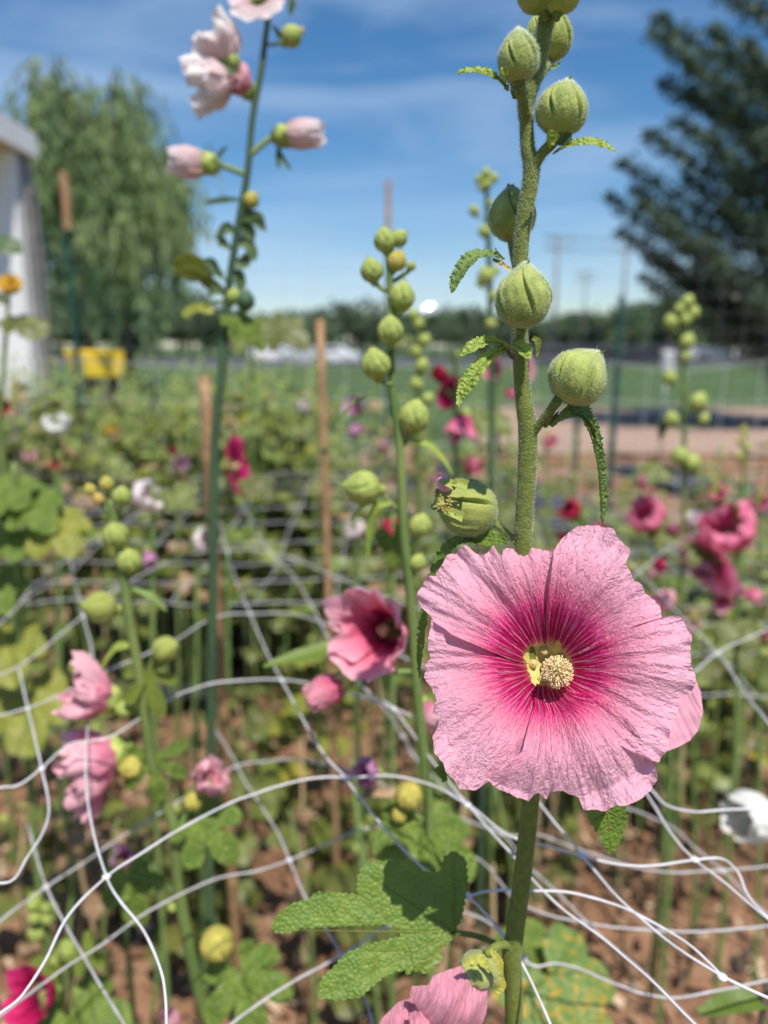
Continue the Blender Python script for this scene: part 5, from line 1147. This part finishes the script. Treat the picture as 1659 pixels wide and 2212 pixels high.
# ---- the big bloom
YF = .315; FC = (1182.4, 1420.0); Fs = S(1420, YF)
F0 = P(FC[0], FC[1], YF); Fz = (CP-F0).normalized(); Fz = (Fz+Vector((-.02, 0, .16))).normalized(); Fx = Vector((1, 0, 0)); Fx = (Fx-Fz*Fx.dot(Fz)).normalized(); Fy = Fz.cross(Fx)
K = .3906*.985*Fs                                  # metres per outline unit
def fpt(a, r, z): return F0+(Fx*math.cos(a)+Fy*math.sin(a))*r+Fz*z
def pol(p): dx, dy = p[0]-770, 790-p[1]; return math.atan2(dy, dx), math.hypot(dx, dy)
bloom = MB()
def rec(u, v): a = u*6.283; return fpt(a, .0122*(1-v)**.6+.0005, -.0225-.011*v)
bloom.grid(rec, 30, 8); bl_o = bloom.build('flower', M_PALEY, main)
def big_petal(outline, e0, e1, layer, seed, flare, amp=1.0):
    """outline: points clockwise or not; e0/e1: [(radius fraction, degrees)] for the two side edges"""
    pts = []
    for p in outline:
        a, r = pol(p); pts.append([a, r])
    for i in range(1, len(pts)):
        while pts[i][0]-pts[i-1][0] > math.pi: pts[i][0] -= 2*math.pi
        while pts[i][0]-pts[i-1][0] < -math.pi: pts[i][0] += 2*math.pi
    if pts[0][0] > pts[-1][0]: pts.reverse()
    for i in range(1, len(pts)): pts[i][0] = max(pts[i][0], pts[i-1][0]+.002)
    A0, A1 = pts[0][0], pts[-1][0]; e0 = [(r, R_(d)) for r, d in e0]; e1 = [(r, R_(d)) for r, d in e1]
    def Ro(a):
        r = lerp_pts(pts, a); return r*K*(1+.012*noise.noise((a*14, seed, 0))+.006*noise.noise((a*45, seed, 3)))
    def fn(u, v):
        ao = A0+(A1-A0)*u; rr_ = .18+.82*v
        lo = lerp_pts(e0+[(1.0, A0)], rr_); hi = lerp_pts(e1+[(1.0, A1)], rr_)
        a = lo+(hi-lo)*u; R = Ro(ao); r = R*rr_; q = r/.054
        z = smooth_pts([(0, -.029), (.12, -.026), (.22, -.0205), (.34, -.0135), (.46, -.0080), (.6, -.0038), (.74, -.0012), (.9, flare*.25), (1.1, flare)], min(q, 1.25))
        s = min(u, 1-u); side = layer*.0022*min(1, q*1.3)
        z += side+amp*(.0030*noise.noise((a*3.1+seed, q*1.1, seed))*min(1, q*1.5)**2*1.6+.0028*noise.noise((a*9+seed, q*1.7, seed+4))*q*q+.0008*noise.noise((a*24+seed, q*4.5, seed+8))*q)
        fr = max(0, (v-.78)/.22); z += amp*fr*fr*(.0026*noise.noise((a*11, seed+2, 1))+.0011*noise.noise((a*30, seed+5, 1)))
        z += .0003*noise.noise((a*58, q*9, seed))*min(1, q*2)
        z += .0014*math.exp(-((s)/.05)**2)*q
        return fpt(a, r, z)
    mb = MB(); mb.grid(fn, 190, 150, 0, lambda u, v: (A0+(A1-A0)*u, (.18+.82*v)*Ro(A0+(A1-A0)*u)/.0545, 0))
    return mb.build('petal', PINKMAIN, bl_o)
# left lower petal (rearmost), with its folded mauve flap
big_petal([(112, 545), (100, 640), (92, 740), (110, 765), (62, 808), (76, 832), (55, 880), (95, 930), (140, 1010), (104, 1082), (160, 1110), (140, 1155), (107, 1205), (125, 1280), (165, 1345), (205, 1425), (250, 1482), (340, 1493), (390, 1458), (440, 1420), (520, 1400), (600, 1390)],
          [(.1, 172), (.6, 160)], [(.1, 262), (.6, 264), (.9, 256)], 0, 1.3, -.004, 1.5)
# upper left
big_petal([(960, 230), (850, 192), (780, 166), (700, 150), (600, 145), (560, 160), (552, 206), (530, 180), (505, 122), (472, 152), (440, 176), (385, 152), (345, 110), (315, 116), (275, 145), (230, 165), (205, 215), (150, 268), (150, 286), (100, 292), (58, 340), (25, 400), (50, 462), (100, 515), (130, 562), (200, 612), (240, 650)],
          [(.1, 62), (.6, 68)], [(.1, 182), (.5, 172), (.75, 168)], 1, 4.7, -.003, 1.3)
# upper right
big_petal([(1410, 690), (1402, 600), (1396, 530), (1365, 480), (1330, 450), (1305, 405), (1280, 380), (1258, 340), (1242, 282), (1272, 222), (1250, 175), (1222, 120), (1205, 108), (1192, 84), (1160, 55), (1120, 40), (1050, 33), (1000, 42), (960, 60), (915, 95), (880, 135), (850, 190)],
          [(.1, 5), (.6, 10)], [(.1, 88), (.5, 86), (.8, 83)], 2, 8.9, -.0035, 1.1)
# right
big_petal([(1230, 1320), (1290, 1352), (1350, 1282), (1368, 1210), (1395, 1140), (1432, 1080), (1440, 1012), (1500, 1000), (1520, 960), (1535, 922), (1512, 860), (1520, 800), (1532, 720), (1520, 655), (1500, 602), (1455, 594), (1400, 602), (1330, 625), (1270, 640)],
          [(.1, -70), (.6, -62)], [(.1, 14), (.3, 12), (.55, 18)], 3, 2.2, -.004, 1.1)
# bottom (foremost)
big_petal([(405, 1438), (470, 1490), (515, 1502), (560, 1530), (618, 1542), (650, 1512), (675, 1502), (712, 1540), (726, 1506), (740, 1490), (810, 1498), (880, 1522), (900, 1588), (960, 1582), (1010, 1592), (1070, 1560), (1120, 1560), (1170, 1538), (1250, 1488), (1290, 1425), (1280, 1362), (1225, 1312)],
          [(.1, -128), (.35, -110), (.7, -108), (.9, -116)], [(.1, -62), (.28, -58), (.42, -42), (.62, -41), (.85, -45)], 4, 6.1, -.010, .9)
# pistil and anthers
pb = fpt(-.5, .0015, -.030); ph = P(1204, 1452, YF-.003); d = (ph-pb); mb = MB()
mb.tube(spline([pb, pb.lerp(ph, .5), ph], 5), [.0048, .0042, .0036, .0033, .0032, .0032, .0034, .0034, .0034, .0034, .0034], 14)
rnd = random.Random(4); hd = MB()
def ball(c_, r, q): q.add([c_+Vector(x)*r for x in ((1,0,0),(-1,0,0),(0,1,0),(0,-1,0),(0,0,1),(0,0,-1))], [(0,2,4),(2,1,4),(1,3,4),(3,0,4),(2,0,5),(1,2,5),(3,1,5),(0,3,5)])
D = d.normalized()
for k in range(480):
    v = Vector((rnd.gauss(0, 1), rnd.gauss(0, 1), rnd.gauss(0, 1))).normalized()
    along = v.dot(D); 
    if along < -.75: continue
    c_ = ph-D*.0012+v*.0067*rnd.uniform(.75, 1.12); 
    if along < 0: c_ = c_-D*.002*rnd.random()
    hd.tube([ph-D*.001+v*.0025, c_], [.0002, .00016], 4, cap=False); ball(c_, rnd.uniform(.00034, .00056), hd)
for k in range(26):
    v = (Vector((rnd.gauss(0, 1), rnd.gauss(0, 1), rnd.gauss(0, 1))).normalized()+D*.5).normalized(); s = ph+v*.005; u = v.orthogonal().normalized()
    hd.tube([s, s+v*.0012+u*.0004, s+v*.0018+u*.0012, s+v*.0013+u*.0019], .00013, 4)
so_ = mb.build('stamen_column', M_PALEY, bl_o); hd.build('anthers', M_CREAM, so_)
q = MB()
for k in range(5):
    a = k*1.257+.5; q.join(bud_mb(.0022, .0026, k, nu=14, nv=8), frame(fpt(a, .0072, -.0285), Fz)) 
q.build('nectary', mat('nectary', (.42, .36, .12), (.50, .42, .18), 400, .15, spec=.8), bl_o)
# calyx behind
q = MB(); q.join(bud_mb(.013, .02, 3, nu=30, nv=14), frame(fpt(0, 0, -.060), Fz)); q.build('calyx', M_BUD, bl_o)
q = MB(); a = fpt(0, 0, -.059); q.tube(spline([P(1140, 1480, YM), P(1160, 1460, YM+.004), a], 5), .0022, 10); q.build('pedicel', M_STEM, bl_o)
# petal of a second bloom behind, right
f2 = MB(); f2.join(bud_mb(.009, .018, 4, nu=20, nv=10), frame(P(1330, 1530, .372), W(.6, -.1, .2))); f2o = f2.build('flower', M_BUD, main)
q = MB(); q.tube(spline([P(1142, 1600, YM), P(1240, 1570, .36), P(1330, 1530, .372)], 5), .0018, 8); q.build('pedicel', M_STEM, f2o)
def zf2(x, y): return -(y-1540)*S(1540, .365)*.5 -.00035*(x-1440)*.12+.0012*noise.noise((x/30, y/30, 1))
q = traced_mb(densify([(1310, 1480), (1420, 1440), (1480, 1455), (1502, 1468), (1514, 1495), (1519, 1540), (1508, 1578), (1490, 1600), (1462, 1615), (1430, 1626), (1412, 1622), (1360, 1590), (1320, 1560)], 8), 7, zf2, lambda x, y, z: P(x, y, .365+z))
q.pc = [(v.x*14+v.z*6, .93, 0) for v in q.v]; q.build('petal', PM['pink'], f2o)

# ---- folded pink flower low on the main plant
f3 = MB(); base3 = P(1048, 2062, .335)
f3.join(bud_mb(.0098, .020, 5, nu=40, nv=16, groove=.12, hairs=500), frame(base3, W(-.35, -.85, .15))); f3o = f3.build('flower', [mat('pale calyx', (.24, .28, .08), (.38, .40, .13), 90, .6, sheen=.3), M_HAIR], main)
q = MB(); q.tube(spline([P(1106, 2050, YM), P(1085, 2040, .34), base3], 5), .0024, 10); q.build('pedicel', M_STEM, f3o)
for k, (pts, wd) in enumerate([([(1015, 2085), (1035, 2072), (1050, 2085), (1056, 2102)], 11), ([(1080, 2100), (1084, 2130), (1070, 2150)], 9), ([(1060, 2050), (1078, 2080), (1082, 2115)], 10), ([(1000, 2085), (1020, 2075), (1038, 2090)], 8)]):
    blade(f3o, pts, [(0, wd*.5), (.5, wd), (1, 1)], .318, (.1, .6, .8), M_BUDY, 'sepal', serr=.12)
def roll_petal(outline, Y0, bul, seed, sp=7):
    cx = sum(p[0] for p in outline)/len(outline); cy = sum(p[1] for p in outline)/len(outline); R2 = max((p[0]-cx)**2+(p[1]-cy)**2 for p in outline)
    def zf(x, y):
        q2 = ((x-cx)**2+(y-cy)**2)/R2; return bul*q2-(y-cy)*S(cy, Y0)*.45+.0030*noise.noise((x/34+y/60+seed, y/90, seed))+.0014*noise.noise((x/12+y/40+seed, y/70, seed+3))+.0006*noise.noise((x/9+y/20, y/30, seed))
    q = traced_mb(densify(outline, 7), sp, zf, lambda x, y, z: P(x, y, Y0+z)); q.pc = [((v.x-v.z*.4)*55, .80+.06*noise.noise(v*60), 0) for v in q.v]
    return q.build('petal', PM['pinkfold'], f3o)
PM['pinkfold'] = petal_mat('petal folded pink', [(0, (.6, .1, .25)), (.5, (.70, .14, .28)), (.72, (.84, .30, .42)), (1, (.90, .50, .58))], vein=(.86, .55, .64), detail=True, trans=.25)
roll_petal([(925, 2128), (935, 2108), (965, 2096), (1000, 2085), (1030, 2088), (1052, 2110), (1056, 2150), (1050, 2190), (1030, 2240), (960, 2260), (915, 2215), (900, 2175), (885, 2150), (890, 2130)], .318, .016, 1)
roll_petal([(900, 2150), (860, 2165), (825, 2200), (800, 2240), (860, 2270), (940, 2260), (925, 2210)], .328, .012, 3)
roll_petal([(880, 2190), (905, 2180), (930, 2210), (950, 2260), (900, 2270)], .3135, .012, 5)
